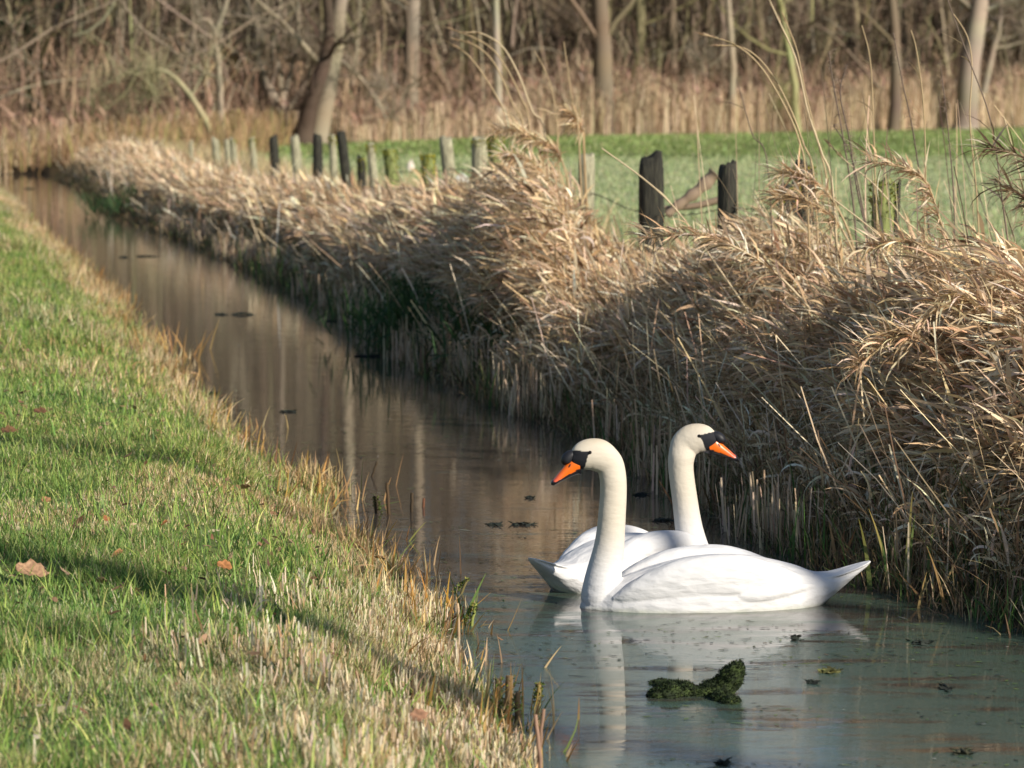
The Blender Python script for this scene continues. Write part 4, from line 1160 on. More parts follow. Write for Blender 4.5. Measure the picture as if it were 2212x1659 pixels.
def wood_reeds():
    acc = Acc()
    n = 42000
    px = rng.uniform(-300, 2500, n); x_ = (px - 1106) / FP
    Y = np.full(n, 100.0)
    for _ in range(6): Y = wood_edge(x_ * Y)
    Y = Y - .5 + rng.random(n) * 6.0; X = x_ * Y
    hh = np.interp(px, [-300, 0, 300, 560, 760, 1100, 1280, 1450, 1600, 1800, 2000, 2212, 2500], [.9, .9, 1.1, .9, 1.3, 1.5, 2.3, 2.2, 1.5, 2.0, 2.2, 2.4, 2.3]) * (.35 + 1.1 * fnoise(X * .45, Y * .3, 85))
    c = pick([(.50, .385, .255), (.60, .47, .32), (.42, .31, .205), (.66, .54, .38), (.28, .20, .135)], [3, 3, 2.5, 1.5, 1.5], n)
    c = c * (.75 + .5 * fnoise(X * .4 + 3, Y * .2, 86))[:, None]
    dens = np.interp(px, [-300, 700, 1150, 1250, 2500], [.45, .35, .5, 1, 1])
    k_ = rng.random(n) < dens
    X, Y, hh, c = X[k_], Y[k_], hh[k_], c[k_]; n = len(X)
    ln = hh * rng.uniform(.45, 1.0, n)
    ribbons(acc, np.stack([X, Y, ground_h(X, Y)], 1), rng.uniform(0, 6.28, n), np.abs(rng.normal(.04, .06, n)), rng.normal(.2, .25, n), ln, rng.uniform(.02, .045, n), jitter(c, n, .18), S=3, shape='stem')
    # feathery heads
    m_ = rng.random(n) < .12
    b0 = np.stack([X, Y, ground_h(X, Y) + ln * .93], 1)[m_]; q = len(b0)
    ribbons(acc, b0, rng.normal(math.pi, .8, q), rng.uniform(.2, .6, q), rng.uniform(.1, .8, q), rng.uniform(.2, .38, q), rng.uniform(.06, .12, q), jitter((.30, .19, .14), q, .2), S=3, shape='plume')
    tag(acc.build('tan_reeds', M_DRY), kind='stuff', label='tan reeds standing in a band along the edge of the wood', cat='reeds')
    # straw tangle at the end of the ditch
    acc = Acc(); n = 9000
    X = rng.uniform(-17, -6.0, n); Y = rng.uniform(YEND + .2, 92, n)
    c = pick([(.42, .30, .16), (.34, .22, .12), (.25, .16, .09), (.30, .30, .10)], [3, 3, 2, 1], n)
    ribbons(acc, np.stack([X, Y, ground_h(X, Y)], 1), rng.uniform(0, 6.28, n), np.abs(rng.normal(.15, .2, n)), rng.normal(.3, .3, n), rng.uniform(.4, 1.1, n), rng.uniform(.015, .035, n), jitter(c, n, .2), S=3, shape='stem')
    tag(acc.build('ditch_end_reeds', M_DRY), kind='stuff', label='low straw reeds closing the far end of the ditch', cat='reeds')
wood_reeds()

# trees on the right, behind the camera, whose trunks throw the long shadows over the grass
SUN_AZ = math.radians(-42)      # direction towards the sun in the ground plane (x right, y away)
SUN_EL = math.radians(28)
sd = np.array([math.cos(SUN_AZ), math.sin(SUN_AZ)])
def shade_tree(px, py, dist, r0, twig_n):
    q = on_plane(px, py, .26)
    b0 = q[:2] + sd * dist
    g = float(ground_h(np.array([b0[0]]), np.array([b0[1]]))[0])
    root = empty('bare_tree', (b0[0], b0[1], g)); tag(root, 'bare tree on the right bank outside the picture, its trunk shadow lies across the grass', 'tree', 'trees beside the photographer')
    tr = Acc(); br = Acc()
    P = rpath([(0, 0, -.1), (.02, 0, 3), (-.05, .05, 7), (.1, 0, 12)], 16, .01)
    tube(tr, P, np.linspace(r0, r0 * .5, 16), GREY, 9, True)
    pth = branches(br, P, r0, r0 * .5, 0, np.asarray(GREY), 5, .9, .30, .78)
    tr.build('trunk', M_TWIG, root); br.build('crown', M_TWIG, root)
shade_tree(450, 1285, 12, .15, 7)
shade_tree(400, 1003, 13, .115, 6)
shade_tree(1750, 1640, 9, .05, 5)

# ------------------------------------------------------------------ tall stalks standing out of the reeds
def stalk(pts_px, Y, w, label, kind='grass', col=(.55, .42, .25)):
    P = np.array([at_depth(a_, b_, Y) for a_, b_ in pts_px])
    gx, gy = P[0][0], Y
    g = float(ground_h(np.array([gx]), np.array([gy]))[0])
    if P[0][2] > g: P = np.vstack([[gx + .05, gy, g - .03], P])
    P = catmull(P, 26)
    org = np.array([P[0][0], P[0][1], g])
    root = empty('reed_stalk' if kind != 'weed' else 'dead_weed', org)
    tag(root, label, 'reed stalk' if kind != 'weed' else 'weed', 'tall stalks rising above the reeds')
    acc = Acc()
    tube(acc, P - org, np.linspace(w * .8, w * .42, 26), col, 5, False)
    acc.build('stem', M_DRY, root)
    acc = Acc()
    if kind == 'grass':
        n = 60
        t = rng.uniform(20, 25, n); i = t.astype(int).clip(0, 24); u = (t - i)[:, None]
        b0 = P[i] * (1 - u) + P[i + 1] * u - org
        T = (P[i + 1] - P[i]); T /= np.linalg.norm(T, axis=1)[:, None]
        az_ = np.arctan2(T[:, 1], T[:, 0]); le = np.arccos(T[:, 2].clip(-1, 1))
        ribbons(acc, b0, az_ + rng.normal(0, .2, n), le + rng.normal(0, .15, n), rng.normal(.1, .15, n), rng.uniform(.03, .07, n), rng.uniform(.003, .006, n), jitter((.42, .30, .18), n), S=2, shape='leaf')
        acc.build('seed_head', M_DRY, root)
    elif kind == 'plume':
        n = 260 if col[0] > .3 else 150
        t = rng.uniform(13, 25, n); i = t.astype(int).clip(0, 24); u = (t - i)[:, None]
        b0 = P[i] * (1 - u) + P[i + 1] * u - org
        ribbons(acc, b0, rng.normal(math.pi, .8, n), rng.normal(1.2, .5, n), rng.uniform(-.1, 1.5, n), rng.uniform(.05, .21, n), rng.uniform(.005, .012, n), jitter(pick(REEDC, [3, 3, 2, 1, 2, .5], n) * (1 if col[0] > .3 else .45), n), S=4, shape='leaf')
        acc.build('plume', M_DRY, root)
    elif kind == 'weed':
        n = 150
        t = rng.uniform(9, 25, n); i = t.astype(int).clip(0, 24); u = (t - i)[:, None]
        b0 = P[i] * (1 - u) + P[i + 1] * u - org
        ribbons(acc, b0, rng.uniform(0, 6.28, n), rng.uniform(.7, 1.6, n), rng.uniform(.4, 2.2, n), rng.uniform(.02, .055, n), rng.uniform(.0015, .003, n), jitter(col, n), S=4, shape='stem')
        tag(acc.build('dried_flowers', M_TWIG, root), kind='stuff')
    else:
      for _k in range(3):
        acc = Acc(); n = 1
        t = rng.uniform(8, 20, n); i = t.astype(int); b0 = P[i] - org
        ribbons(acc, b0, rng.normal(math.pi, .8, n), rng.uniform(.5, 1.1, n), rng.uniform(.2, 1, n), rng.uniform(.08, .2, n), rng.uniform(.006, .010, n), jitter(col, n), S=4, shape='leaf')
        acc.build('leaf', M_DRY, root)
    return root
TAN = (.52, .40, .24); GRY = (.20, .15, .12); PAL = (.66, .54, .36)
# group over the middle reed plume
stalk([(1118, 300), (1090, 240), (1050, 170), (1010, 118), (970, 92)], 24.5, .010, 'lowest arching grass stalk of the sheaf above the middle plume', 'grass', TAN)
stalk([(1132, 290), (1110, 230), (1070, 140), (1030, 100), (985, 85)], 24.6, .010, 'second arching grass stalk of the sheaf above the middle plume', 'grass', TAN)
stalk([(1145, 285), (1125, 210), (1090, 140), (1050, 95), (975, 62)], 24.8, .010, 'third arching grass stalk of the sheaf, reaching farthest left', 'grass', TAN)
stalk([(1180, 300), (1150, 240), (1120, 160), (1085, 100), (1040, 72), (1005, 70)], 24.4, .011, 'thickest arching grass stalk of the sheaf above the middle plume', 'grass', PAL)
stalk([(1205, 300), (1200, 240), (1185, 170), (1155, 110)], 24.6, .008, 'straight thin stalk right of the arching sheaf', 'leafy', TAN)
stalk([(1250, 290), (1238, 230), (1228, 160), (1218, 90)], 24.0, .009, 'upright stalk above the pale grey round post', 'leafy', TAN)
stalk([(1262, 330), (1262, 290), (1250, 262), (1235, 250)], 24.3, .012, 'curled brown reed head on top of the pale grey post', 'plume', (.45, .31, .17))
stalk([(1180, 400), (1170, 340), (1150, 300), (1110, 282), (1070, 290)], 24.0, .012, 'bushy reed plume at the top of the middle mound', 'plume', TAN)
stalk([(1230, 420), (1215, 350), (1190, 315), (1150, 305)], 24.0, .012, 'drooping reed plume left of the pale grey post', 'plume', TAN)
stalk([(1210, 460), (1190, 400), (1150, 350), (1090, 335)], 23.6, .012, 'low reed plume on the left shoulder of the middle mound', 'plume', TAN)
# right group
stalk([(1742, 400), (1725, 300), (1690, 220), (1640, 140), (1585, 95), (1520, 75)], 17.6, .008, 'arching grass stalk reaching farthest left at the right mound', 'grass', TAN)
stalk([(1760, 400), (1735, 310), (1705, 230), (1660, 150), (1610, 105), (1550, 98)], 17.7, .008, 'second arching grass stalk at the right mound', 'grass', TAN)
stalk([(1800, 420), (1775, 330), (1745, 240), (1720, 130), (1685, 50), (1648, -30)], 17.6, .009, 'tall grass stalk leaving the top of the picture', 'grass', PAL)
stalk([(1790, 430), (1770, 320), (1740, 200), (1722, 110), (1695, 40)], 17.9, .007, 'thin grass stalk beside the one leaving the top of the picture', 'grass', TAN)
stalk([(1660, 370), (1625, 290), (1600, 200), (1590, 170)], 18.0, .005, 'short grey stem left of the right mound', 'leafy', GRY)
stalk([(1850, 520), (1838, 400), (1820, 290), (1800, 180), (1790, 110)], 17.0, .007, 'dead weed with whorls of dried flowers, left of the pair', 'weed', GRY)
stalk([(1880, 560), (1850, 400), (1835, 300), (1815, 200), (1830, 140)], 16.8, .007, 'dead weed with whorls of dried flowers, right of the pair', 'weed', GRY)
stalk([(1905, 620), (1870, 480), (1840, 340), (1800, 270)], 16.6, .006, 'low dead weed in front of the thick green post', 'weed', GRY)
stalk([(1890, 360), (1886, 250), (1880, 130), (1862, 55)], 17.0, .006, 'slightly bent pale stem above the thick green post', 'leafy', TAN)
stalk([(2010, 520), (1990, 400), (1970, 270), (1950, 180), (1930, 70)], 16.5, .006, 'thin dark forked weed stem right of the green post', 'weed', GRY)
stalk([(1998, 540), (2000, 400), (1995, 230), (1980, 110), (1968, 65)], 16.4, .006, 'pale stem curving gently, right of the dark forked weed', 'leafy', TAN)
stalk([(2065, 600), (2060, 420), (2045, 250), (2030, 130)], 16.2, .005, 'thin leafless weed stem standing before the meadow', 'weed', GRY)
stalk([(2120, 620), (2110, 420), (2095, 260), (2100, 150), (2090, 80), (2060, 30)], 16.0, .006, 'tall pale stem curling over at its tip near the right edge', 'leafy', TAN)
stalk([(2185, 600), (2165, 430), (2140, 260), (2090, 120), (2040, -20)], 15.6, .006, 'dark wiry stem slanting out of the top at the right', 'leafy', GRY)
stalk([(2230, 560), (2212, 420), (2190, 330), (2168, 250)], 15.4, .006, 'pale stem touching the right picture edge', 'leafy', PAL)
stalk([(2020, 560), (1950, 470), (1890, 400), (1830, 350), (1790, 310)], 16.8, .007, 'straw stalk slanting left across the green post', 'grass', PAL)
# sprawling long culms across the belt
stalk([(1840, 1010), (1700, 800), (1560, 590), (1440, 430), (1300, 320)], 17.2, .009, 'long straw culm slanting left in front of the near-black post', 'leafy', PAL)
stalk([(1960, 1000), (1880, 850), (1760, 680), (1650, 570), (1520, 510), (1390, 515)], 15.8, .011, 'long reed lying over the belt with its plume pointing left', 'plume', PAL)
stalk([(2200, 880), (2100, 760), (2000, 620), (1900, 510), (1800, 430)], 15.4, .008, 'long straw culm crossing the right part of the belt', 'leafy', PAL)
stalk([(2170, 800), (2110, 660), (2040, 500), (1990, 380), (1880, 350)], 15.6, .010, 'reed with a tan plume bending left over the green post', 'plume', TAN)
stalk([(1850, 620), (1840, 520), (1790, 420), (1730, 380), (1690, 375)], 17.4, .011, 'reed plume crowning the right mound', 'plume', TAN)
stalk([(1880, 660), (1850, 560), (1800, 470), (1730, 430), (1680, 430)], 17.2, .011, 'reed plume on the left flank of the right mound', 'plume', TAN)
stalk([(2310, 700), (2290, 520), (2260, 400), (2210, 340), (2130, 320)], 14.6, .010, 'dark reed plume entering from the right picture edge', 'plume', (.16, .09, .06))
stalk([(2310, 760), (2290, 600), (2260, 480), (2220, 430), (2160, 400)], 14.8, .010, 'lower dark reed plume entering from the right picture edge', 'plume', (.18, .11, .07))
stalk([(2130, 760), (2100, 650), (2040, 560), (1960, 520), (1880, 540)], 14.9, .011, 'tan plume low on the belt at the right', 'plume', TAN)
stalk([(2210, 900), (2180, 760), (2120, 660), (2040, 640), (1960, 760)], 13.8, .011, 'big drooping plume in the nearest reeds at the right', 'plume', PAL)
stalk([(2100, 1000), (2060, 840), (2000, 740), (1930, 730), (1850, 800)], 13.8, .010, 'drooping plume above the iris', 'plume', TAN)

# ------------------------------------------------------------------ iris clump, stubs, moss log, leaves, debris, stones
def clump(px, py, n, hr, wr, label, pal, spread=.06, name='iris_clump', lean=.12):
    q = on_plane(px, py, 0); root = empty(name, (q[0], q[1], 0)); tag(root, label, 'plant')
    for k in range(n):
        acc = Acc(); b0 = np.array([[rng.normal(0, spread), rng.normal(0, spread), -.06]])
        c = jitter(pick(pal, np.ones(len(pal)), 1), 1, .1)
        ribbons(acc, b0, np.array([rng.choice([0, math.pi]) + rng.normal(0, .5)]), np.array([abs(rng.normal(0, lean))]), np.array([rng.uniform(0, .35)]), np.array([rng.uniform(*hr)]), np.array([rng.uniform(*wr)]), c, S=6, shape='blade', twist=np.array([1.57 + rng.normal(0, .4)]), coltip=c * np.array([[1.8, 1.0, .7]] if name == 'iris_clump' else [[1.25, 1.15, .95]]))
        acc.build('leaf', M_DRY, root)
IR = [(.07, .16, .06), (.10, .19, .07), (.14, .20, .08)]
clump(1925, 1275, 7, (.26, .46), (.016, .030), 'upright green iris with brown tips at the foot of the reeds behind the front swan', IR, .05)
clump(1520, 1105, 5, (.15, .28), (.012, .02), 'brown sedge tuft at the foot of the reeds beside the rear swan', [(.14, .08, .04), (.20, .12, .06)], .05, 'sedge_tuft', .3)
clump(1800, 1225, 6, (.2, .42), (.014, .024), 'dry brown iris leaves left of the green iris', [(.28, .17, .08), (.38, .26, .14), (.18, .10, .05)], .06, 'dry_iris', .25)
clump(2050, 1310, 6, (.15, .34), (.012, .022), 'limp dry iris leaves hanging to the water near the right edge', [(.30, .2, .1), (.42, .3, .17)], .07, 'dry_iris', .5)
clump(945, 1330, 9, (.14, .27), (.010, .017), 'orange and green sedge blades standing in the water by the left bank', [(.45, .26, .06), (.55, .36, .12), (.10, .17, .05), (.40, .22, .06)], .07, 'sedge_tuft', .3)
clump(870, 1260, 8, (.12, .24), (.010, .016), 'fan of orange sedge blades leaning out over the water', [(.50, .30, .07), (.58, .42, .16), (.40, .24, .08)], .06, 'sedge_tuft', .45)
clump(355, 775, 12, (.2, .34), (.012, .02), 'far tuft of rusty sedge on the left water edge', [(.40, .25, .10), (.30, .18, .08)], .16, 'sedge_tuft', .4)
clump(385, 760, 9, (.16, .32), (.012, .02), 'rusty sedge tuft right beside the far one on the left water edge', [(.45, .30, .13), (.30, .18, .08)], .12, 'sedge_tuft', .4)

clump(712, 1075, 16, (.10, .22), (.008, .014), 'dark brown ragged sedge tuft on the left water edge below the bend', [(.16, .09, .05), (.30, .18, .09), (.42, .28, .14)], .16, 'sedge_tuft', .4)
clump(650, 1020, 14, (.10, .20), (.008, .014), 'reddish sedge tuft with a long bent stem on the left water edge', [(.30, .15, .07), (.18, .10, .05), (.48, .34, .18)], .14, 'sedge_tuft', .45)
clump(515, 925, 16, (.08, .20), (.010, .015), 'bright straw tuft leaning over the water on the left edge', [(.62, .46, .22), (.55, .36, .12), (.68, .56, .32)], .14, 'sedge_tuft', .4)
clump(790, 1165, 12, (.08, .18), (.008, .013), 'yellowish sedge tuft right before the row of dark stubs', [(.55, .40, .16), (.34, .22, .09), (.20, .24, .07)], .12, 'sedge_tuft', .4)
clump(1010, 1450, 14, (.08, .16), (.007, .011), 'pale cut reed tuft beside the lower water edge', [(.70, .58, .42), (.56, .42, .26)], .10, 'cut_reeds', .25)
clump(1085, 1600, 14, (.08, .18), (.007, .011), 'pale cut reed tuft behind the mossy stumps', [(.70, .58, .42), (.50, .34, .2)], .10, 'cut_reeds', .3)

def stub(px, py, top, dx, w, label, col, mossy=False):
    q = on_plane(px, py, 0); k = q[1] / FP
    h = top * k; root = empty('reed_stub', (q[0], q[1], 0)); tag(root, label, 'reed stub', 'cut stubs standing in the water')
    acc = Acc(); n = 10
    P = np.array([[dx * k * t, 0, -.08 * (1 - t) + h * t] for t in np.linspace(0, 1, n)]); P[:, 0] += rng.normal(0, .0012, n)
    cc = np.tile(np.asarray(col, float), (n, 1)) * np.linspace(.6, 1.25, n)[:, None]
    tube(acc, P, np.linspace(w, w * .8, n) * k * .5, cc, 7, True)
    acc.build('stem', M_DRY, root)
    if mossy:
        acc = Acc(); m_ = 120
        t = rng.random(m_); th = rng.uniform(0, 6.28, m_)
        b0 = np.stack([dx * k * t + np.cos(th) * w * k * .5, np.sin(th) * w * k * .5, h * t], 1)
        ribbons(acc, b0, th, rng.uniform(.5, 1.6, m_), rng.normal(0, .3, m_), rng.uniform(.006, .014, m_), rng.uniform(.005, .009, m_), jitter(pick([(.12, .16, .03), (.22, .20, .04), (.06, .09, .02)], [2, 1, 1], m_), m_), S=2, shape='leaf')
        acc.build('moss', M_MOSS, root)
DK = (.07, .05, .03)
stub(842, 1112, 70, -5, 9, 'tallest dark stub standing in open water right of the left bank', (.10, .065, .035))
stub(818, 1108, 38, -8, 11, 'short mossy stub left of the tallest stub', DK, True)
stub(887, 1106, 42, 4, 9, 'dark stub right of the tallest stub', DK)
stub(912, 1096, 20, 4, 7, 'smallest reddish stub of the row in open water', (.18, .08, .045))
stub(793, 1030, 34, 22, 6, 'slanting dark stem behind the row of stubs', DK)
stub(993, 1378, 76, -4, 8, 'pale straight reed stub by the left bank, level with the front swan', (.52, .38, .24))
stub(1008, 1352, 50, 20, 8, 'yellow-green stub leaning right beside the pale straight one', (.32, .36, .10), True)
stub(978, 1282, 32, 32, 7, 'yellowish broken stem lying slantwise on the film, nearest the rear swan tail', (.20, .17, .07), True)
stub(1070, 1525, 60, 6, 14, 'mossy brown stump, first of the cluster at the lower edge', (.16, .11, .06), True)
stub(1095, 1540, 82, 6, 22, 'thickest and tallest mossy stump of the cluster at the lower edge', (.26, .18, .10), True)
stub(1112, 1560, 66, 8, 16, 'ragged stump right in the cluster at the lower edge', (.22, .15, .08), True)
stub(1078, 1570, 56, -4, 14, 'short rotten stump in front of the cluster', (.14, .09, .05), True)
stub(1160, 1524, 50, 5, 13, 'single mossy stub right of the stump cluster', (.26, .20, .08), True)
stub(1158, 1668, 140, 16, 10, 'thick curved reed stem at the lower picture edge', (.30, .19, .13))
stub(1178, 1690, 150, -22, 11, 'reddish reed stem bending over at the lower picture edge', (.36, .23, .16))

# moss-covered log
def moss_log():
    c = on_plane(1505, 1500, 0); k = c[1] / FP
    root = empty('mossy_log', (c[0], c[1], 0)); tag(root, 'dark moss-covered branch lying in the water below the front swan', 'log')
    bm = bmesh.new()
    def blob(dx, dy, z, rx, ry, rz):
        M_ = Matrix.Translation((dx * k, dy, z)) @ Matrix.Diagonal((rx * k, ry, rz, 1))
        bmesh.ops.create_icosphere(bm, subdivisions=3, radius=1, matrix=M_)
    for a_ in ((-82, -.02, .0, 26, .05, .03), (-60, -.02, .008, 30, .05, .034), (-30, .0, .0, 34, .045, .026), (5, .0, .0, 36, .04, .024), (35, .02, .008, 30, .04, .03), (60, .03, .02, 26, .04, .035), (78, .03, .046, 22, .04, .042), (88, .03, .07, 18, .035, .030), (66, .03, .055, 14, .03, .03), (50, -.08, .0, 24, .05, .022), (68, -.13, -.004, 22, .05, .022), (-50, .14, .0, 34, .06, .014), (-75, .2, -.002, 26, .05, .010), (-20, .07, .004, 22, .06, .02)):
        blob(*a_)
    me = bpy.data.meshes.new('t'); bm.to_mesh(me); bm.free(); t = bpy.data.objects.new('t', me); COL.objects.link(t)
    md = t.modifiers.new('r', 'REMESH'); md.mode = 'VOXEL'; md.voxel_size = .006
    tx = bpy.data.textures.new('lump', 'CLOUDS'); tx.noise_scale = .035
    md = t.modifiers.new('d', 'DISPLACE'); md.texture = tx; md.strength = .022; md.mid_level = .5
    ev = t.evaluated_get(bpy.context.evaluated_depsgraph_get()); me2 = bpy.data.meshes.new_from_object(ev)
    bpy.data.objects.remove(t)
    me2.materials.clear(); me2.materials.append(noisy('log_moss', (.012, .018, .008), (.04, .06, .016), 45, .9, .8, bdist=.006))
    o = bpy.data.objects.new('log', me2); link(o, root)
    nv = len(me2.vertices); co = np.zeros(nv * 3, np.float32); me2.vertices.foreach_get('co', co); co = co.reshape(-1, 3)
    no = np.zeros(nv * 3, np.float32); me2.vertices.foreach_get('normal', no); no = no.reshape(-1, 3)
    ok = np.where((co[:, 2] > .0) & (no[:, 2] > -.3))[0]; idx = rng.choice(ok, 5200)
    acc = Acc(); n = len(idx)
    ribbons(acc, co[idx].astype(float), np.arctan2(no[idx, 1], no[idx, 0]), np.arccos(no[idx, 2].clip(-1, 1)) + rng.normal(0, .35, n), rng.normal(0, .3, n), rng.uniform(.004, .009, n), rng.uniform(.003, .005, n), jitter(pick([(.014, .024, .009), (.022, .038, .012), (.06, .08, .02), (.010, .014, .006)], [3, 3, .7, 2], n), n, .2), S=2, shape='leaf')
    acc.build('moss', M_MOSS, root)
moss_log()

def dead_leaf(px, py, size, label, col, up=.3, curl=.8, rz=None):
    q = on_plane(px, py, .30); z = float(ground_h(np.array([q[0]]), np.array([q[1]]))[0]) + .045
    q = on_plane(px, py, z); L_ = .8 * size * q[1] / FP
    bm = bmesh.new(); nx, ny = 10, 8; g = []
    for i in range(nx + 1):
        u = i / nx; row = []
        hw = .36 * math.sin(math.pi * min(1, u * 1.02 + .03)) ** .6 * (1 + .22 * math.sin(u * 19))
        for j in range(ny + 1):
            v = j / ny * 2 - 1
            x = (u - .5); y = v * hw
            zz = curl * (.35 * v * v * hw + .28 * (u - .5) ** 2) + .04 * math.sin(u * 9 + v * 3)
            row.append(bm.verts.new((x * L_, y * L_, zz * L_)))
        g.append(row)
    for i in range(nx):
        for j in range(ny): bm.faces.new((g[i][j], g[i + 1][j], g[i + 1][j + 1], g[i][j + 1]))
    o = bm_obj('fallen_leaf', bm, None, None)
    o.location = (q[0], q[1], z); o.rotation_euler = (up, rng.normal(0, .25), rng.uniform(0, 6.28) if rz is None else rz)
    c = np.asarray(col) * np.array([.85, .80, .68])
    me = o.data; me.materials.append(noisy('leaf_brown_%02x' % random.randrange(256), tuple(c * .6), tuple(c * 1.2), 70, .65, .5, bdist=.001))
    sm = o.modifiers.new('t', 'SOLIDIFY'); sm.thickness = .0006
    tag(o, label, 'leaf', 'fallen leaves on the left bank')
BR = (.28, .155, .085); RD = (.26, .11, .05); GY = (.30, .22, .16)
dead_leaf(601, 1392, 52, 'upright folded leaf with one black shadowed half, in the lower middle of the grass', (.36, .25, .19), 1.3, 1.5, 1.9)
dead_leaf(905, 1545, 54, 'large round brown leaf near the bottom stubble', (.33, .19, .13), .9, .5, .3)
dead_leaf(70, 1235, 95, 'largest curled tan leaf at the left picture edge', (.34, .22, .15), .5, .9, .2)
dead_leaf(138, 1235, 46, 'grey curled leaf right of the largest one', GY, .6, .9)
dead_leaf(218, 1255, 40, 'grey-pink leaf lying before the dark shadow band', GY, .6, .9)
dead_leaf(252, 1198, 50, 'russet lobed leaf catching the sun', (.36, .19, .10), .7, .8)
dead_leaf(487, 1222, 48, 'orange-brown leaf right of the russet one', (.34, .16, .07), .6, .7, .1)
dead_leaf(230, 1120, 28, 'small red-brown leaf above the russet one', RD, .8, .7)
dead_leaf(88, 888, 38, 'dark leaf highest up on the sunlit bank', (.14, .075, .045), .5, .7)
dead_leaf(20, 930, 44, 'brown leaf at the left edge above the first shadow band', BR, .5, .8)
dead_leaf(275, 985, 40, 'dark brown leaf right of the first shadow band', (.16, .10, .06), .4, .6)
dead_leaf(355, 1130, 26, 'small crumpled red leaf in the middle of the grass', RD, .8, .8)
dead_leaf(100, 1080, 34, 'brown leaf under the first shadow band', BR, .5, .8)
dead_leaf(820, 1205, 34, 'pale folded reed leaf near the water edge', (.46, .33, .22), .5, .8)
dead_leaf(530, 1052, 36, 'pinkish leaf at the right end of the first shadow band', (.36, .24, .17), .4, .7)
dead_leaf(290, 880, 22, 'tiny tan leaf at the sunny edge above the straw', (.40, .30, .20), .9, .6)
dead_leaf(1080, 1380, 22, 'tiny dark leaf on the grass by the pale stub', BR, .5, .6)

def debris(px, py, w, label, h=.012, col=(.02, .025, .02)):
    q = on_plane(px, py, 0); k = q[1] / FP
    acc = Acc(); n = int(26 + w * .6)
    L_ = w * k
    t = rng.uniform(-.5, .5, n)
    b0 = np.stack([t * L_, rng.normal(0, .02, n), rng.uniform(-.002, .006, n)], 1)
    ribbons(acc, b0, rng.choice([0, math.pi], n) + rng.normal(0, .5, n), rng.uniform(1.1, 1.65, n), rng.normal(0, .2, n), rng.uniform(.02, .06, n) * (.4 + L_ * 2), rng.uniform(.006, .016, n), jitter(col, n, .3), S=3, shape='leaf')
    P = np.array([[-.5 * L_, 0, .0], [-.1 * L_, .02, h * .3], [.25 * L_, -.01, h * .2], [.5 * L_, .01, .0]])
    tube(acc, catmull(P, 10), np.linspace(.008, .004, 10) * (1 + L_), np.asarray(col), 6, True)
    o = acc.build('floating_debris', M_MOSS, origin=None); o.location = (q[0], q[1], 0)
    tag(o, label, 'debris', 'dark bits of floating plants')
debris(525, 680, 46, 'thick tuft of floating weed in the middle of the far water', .05)
debris(478, 680, 26, 'thin tuft of weed left of the thick tuft', .03)
debris(318, 554, 44, 'long thin weed floating far up the ditch', .02)
debris(268, 556, 16, 'small dark lump left of the long far weed', .04)
debris(625, 890, 30, 'short dark weed alone in the middle of the brown water', .012)
debris(1130, 1134, 44, 'thin dark twig afloat left of the front swan head', .006)
debris(1068, 1134, 24, 'short scrap left of the thin twig', .006)
debris(1145, 1076, 14, 'round black scrap under the bill of the front swan', .01)
debris(790, 770, 50, 'dark mat of weed against the right bank, far side', .015)
debris(730, 694, 60, 'dark mat of weed further up the right bank', .015)
debris(1385, 1070, 24, 'weed scrap between the two swans', .015)
debris(1430, 1125, 30, 'scatter of dark leaves left of the rear swan neck', .015)
debris(455, 850, 26, 'thin blade floating by the left bank', .006)
debris(180, 408, 18, 'dark lump on the low bar at the ditch end', .08)
debris(65, 408, 22, 'second dark lump on the low bar at the ditch end', .07)
debris(1795, 1452, 40, 'thin greenish blade on the film right of the log', .006, (.09, .09, .03))
debris(2042, 1487, 16, 'little black curl on the film right of the log', .02)
debris(1755, 1475, 16, 'dark scrap right of the mossy log', .008)
debris(2080, 1628, 26, 'brown leaf with weed afloat at the lower right', .02, (.05, .05, .03))
debris(1718, 1378, 10, 'black crumb below the tail of the front swan', .01)
debris(1990, 1390, 36, 'dark smear of weed in the shade near the right bank', .006)
debris(1560, 1650, 20, 'small scrap at the lower edge of the water', .006)

def stone(px, py, wpx, hpx, Y, label, col):
    P = at_depth(px, py, Y); g = float(ground_h(np.array([P[0]]), np.array([Y]))[0])
    k = Y / FP
    bm = bmesh.new(); bmesh.ops.create_icosphere(bm, subdivisions=4, radius=1)
    for v in bm.verts:
        c = v.co; r = 1 + .13 * math.sin(c.x * 3 + 1) * math.cos(c.y * 4) + .07 * math.sin(c.z * 7 + c.x * 5)
        nar = 1 - .35 * max(0, c.z)
        v.co = Vector((c.x * r * nar * wpx * k * .5, c.y * r * nar * wpx * k * .5, c.z * r * hpx * k * .55 + hpx * k * .35))
    o = bm_obj('pale_stone', bm, noisy('stone_pale', tuple(np.array(col) * .75), col, 8, .8, .4, bdist=.01), None)
    o.location = (P[0], Y, g); tag(o, label, 'stone')
stone(887, 345, 17, 26, 60, 'whitish upright lump on the meadow left of the bright moss cap', (.62, .55, .48))
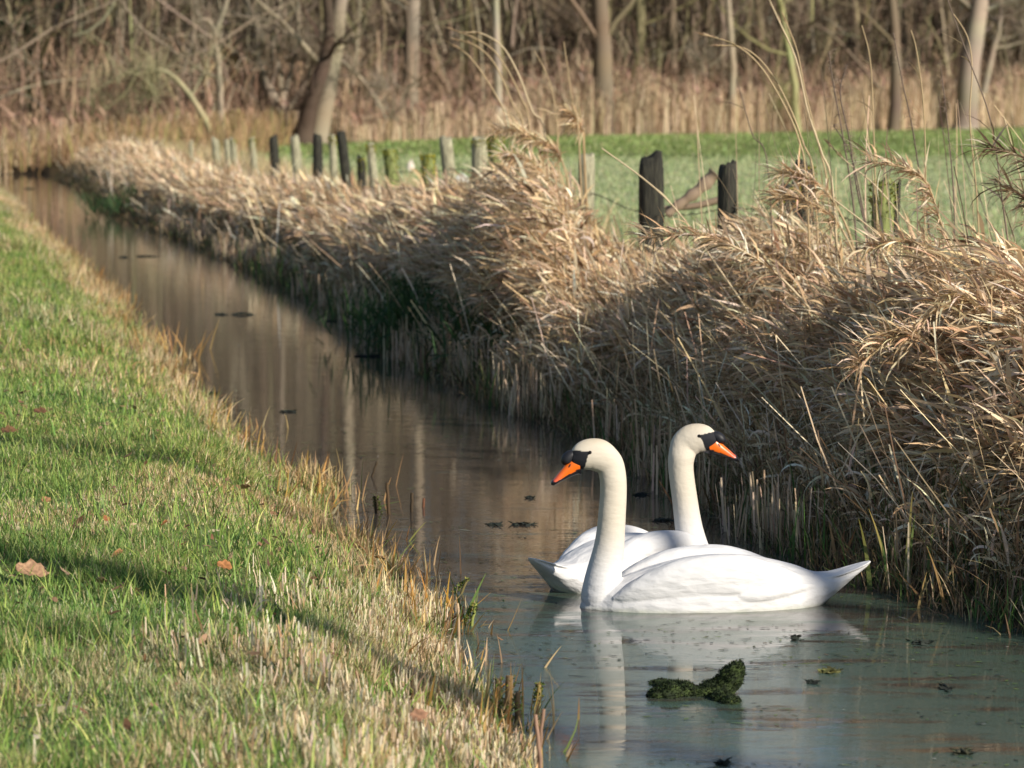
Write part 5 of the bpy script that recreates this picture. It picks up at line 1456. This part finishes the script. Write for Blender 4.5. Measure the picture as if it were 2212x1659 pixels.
stone(995, 350, 40, 24, 52, 'low greyish lump on the meadow behind the pale leaning post', (.50, .50, .46))

# driftwood branch behind the near-black post
acc = Acc()
P = np.array([at_depth(a_, b_, 25.0) for a_, b_ in ((1440, 465), (1470, 440), (1510, 410), (1545, 375))])
tube(acc, catmull(P, 14), np.linspace(.03, .055, 14) * (1 + .2 * np.sin(np.arange(14) * 2)), (.24, .18, .13), 7, True)
P2 = np.array([at_depth(a_, b_, 25.1) for a_, b_ in ((1436, 450), (1500, 445), (1560, 430))]); tube(acc, catmull(P2, 10), np.linspace(.02, .03, 10), (.2, .15, .11), 6, True)
o = acc.build('broken_branch', M_TWIG, origin=P[0]); tag(o, 'broken grey branch lying slantwise between the near-black post and the flat-topped post', 'branch')

# ------------------------------------------------------------------ light
w = bpy.data.worlds.new("World"); SC.world = w; w.use_nodes = True
nt = w.node_tree; bg = nt.nodes['Background']
sky = nt.nodes.new('ShaderNodeTexSky'); sky.sky_type = 'NISHITA'; sky.sun_disc = False
sky.sun_elevation = SUN_EL
sky.sun_rotation = math.pi / 2 - SUN_AZ
sky.air_density = 1.0; sky.dust_density = .6; sky.ozone_density = 1.5
nt.links.new(sky.outputs[0], bg.inputs[0]); bg.inputs[1].default_value = .085
sl = bpy.data.lights.new('sun', 'SUN'); sl.energy = 5.0; sl.angle = math.radians(.8); sl.color = (1, .91, .78)
so = bpy.data.objects.new('sun', sl); COL.objects.link(so)
dv = Vector((math.cos(SUN_EL) * math.cos(SUN_AZ), math.cos(SUN_EL) * math.sin(SUN_AZ), math.sin(SUN_EL)))
so.rotation_euler = dv.to_track_quat('Z', 'Y').to_euler(); so.location = (30, -30, 25)
SC.view_settings.view_transform = 'Standard'; SC.view_settings.look = 'None'; SC.view_settings.gamma = 1.0
SC.view_settings.exposure = 0.55
SC.render.engine = 'CYCLES'
SC.cycles.use_denoising = True
SC.cycles.max_bounces = 6; SC.cycles.transparent_max_bounces = 4; SC.cycles.diffuse_bounces = 3; SC.cycles.glossy_bounces = 3
SC.cycles.caustics_reflective = False; SC.cycles.caustics_refractive = False
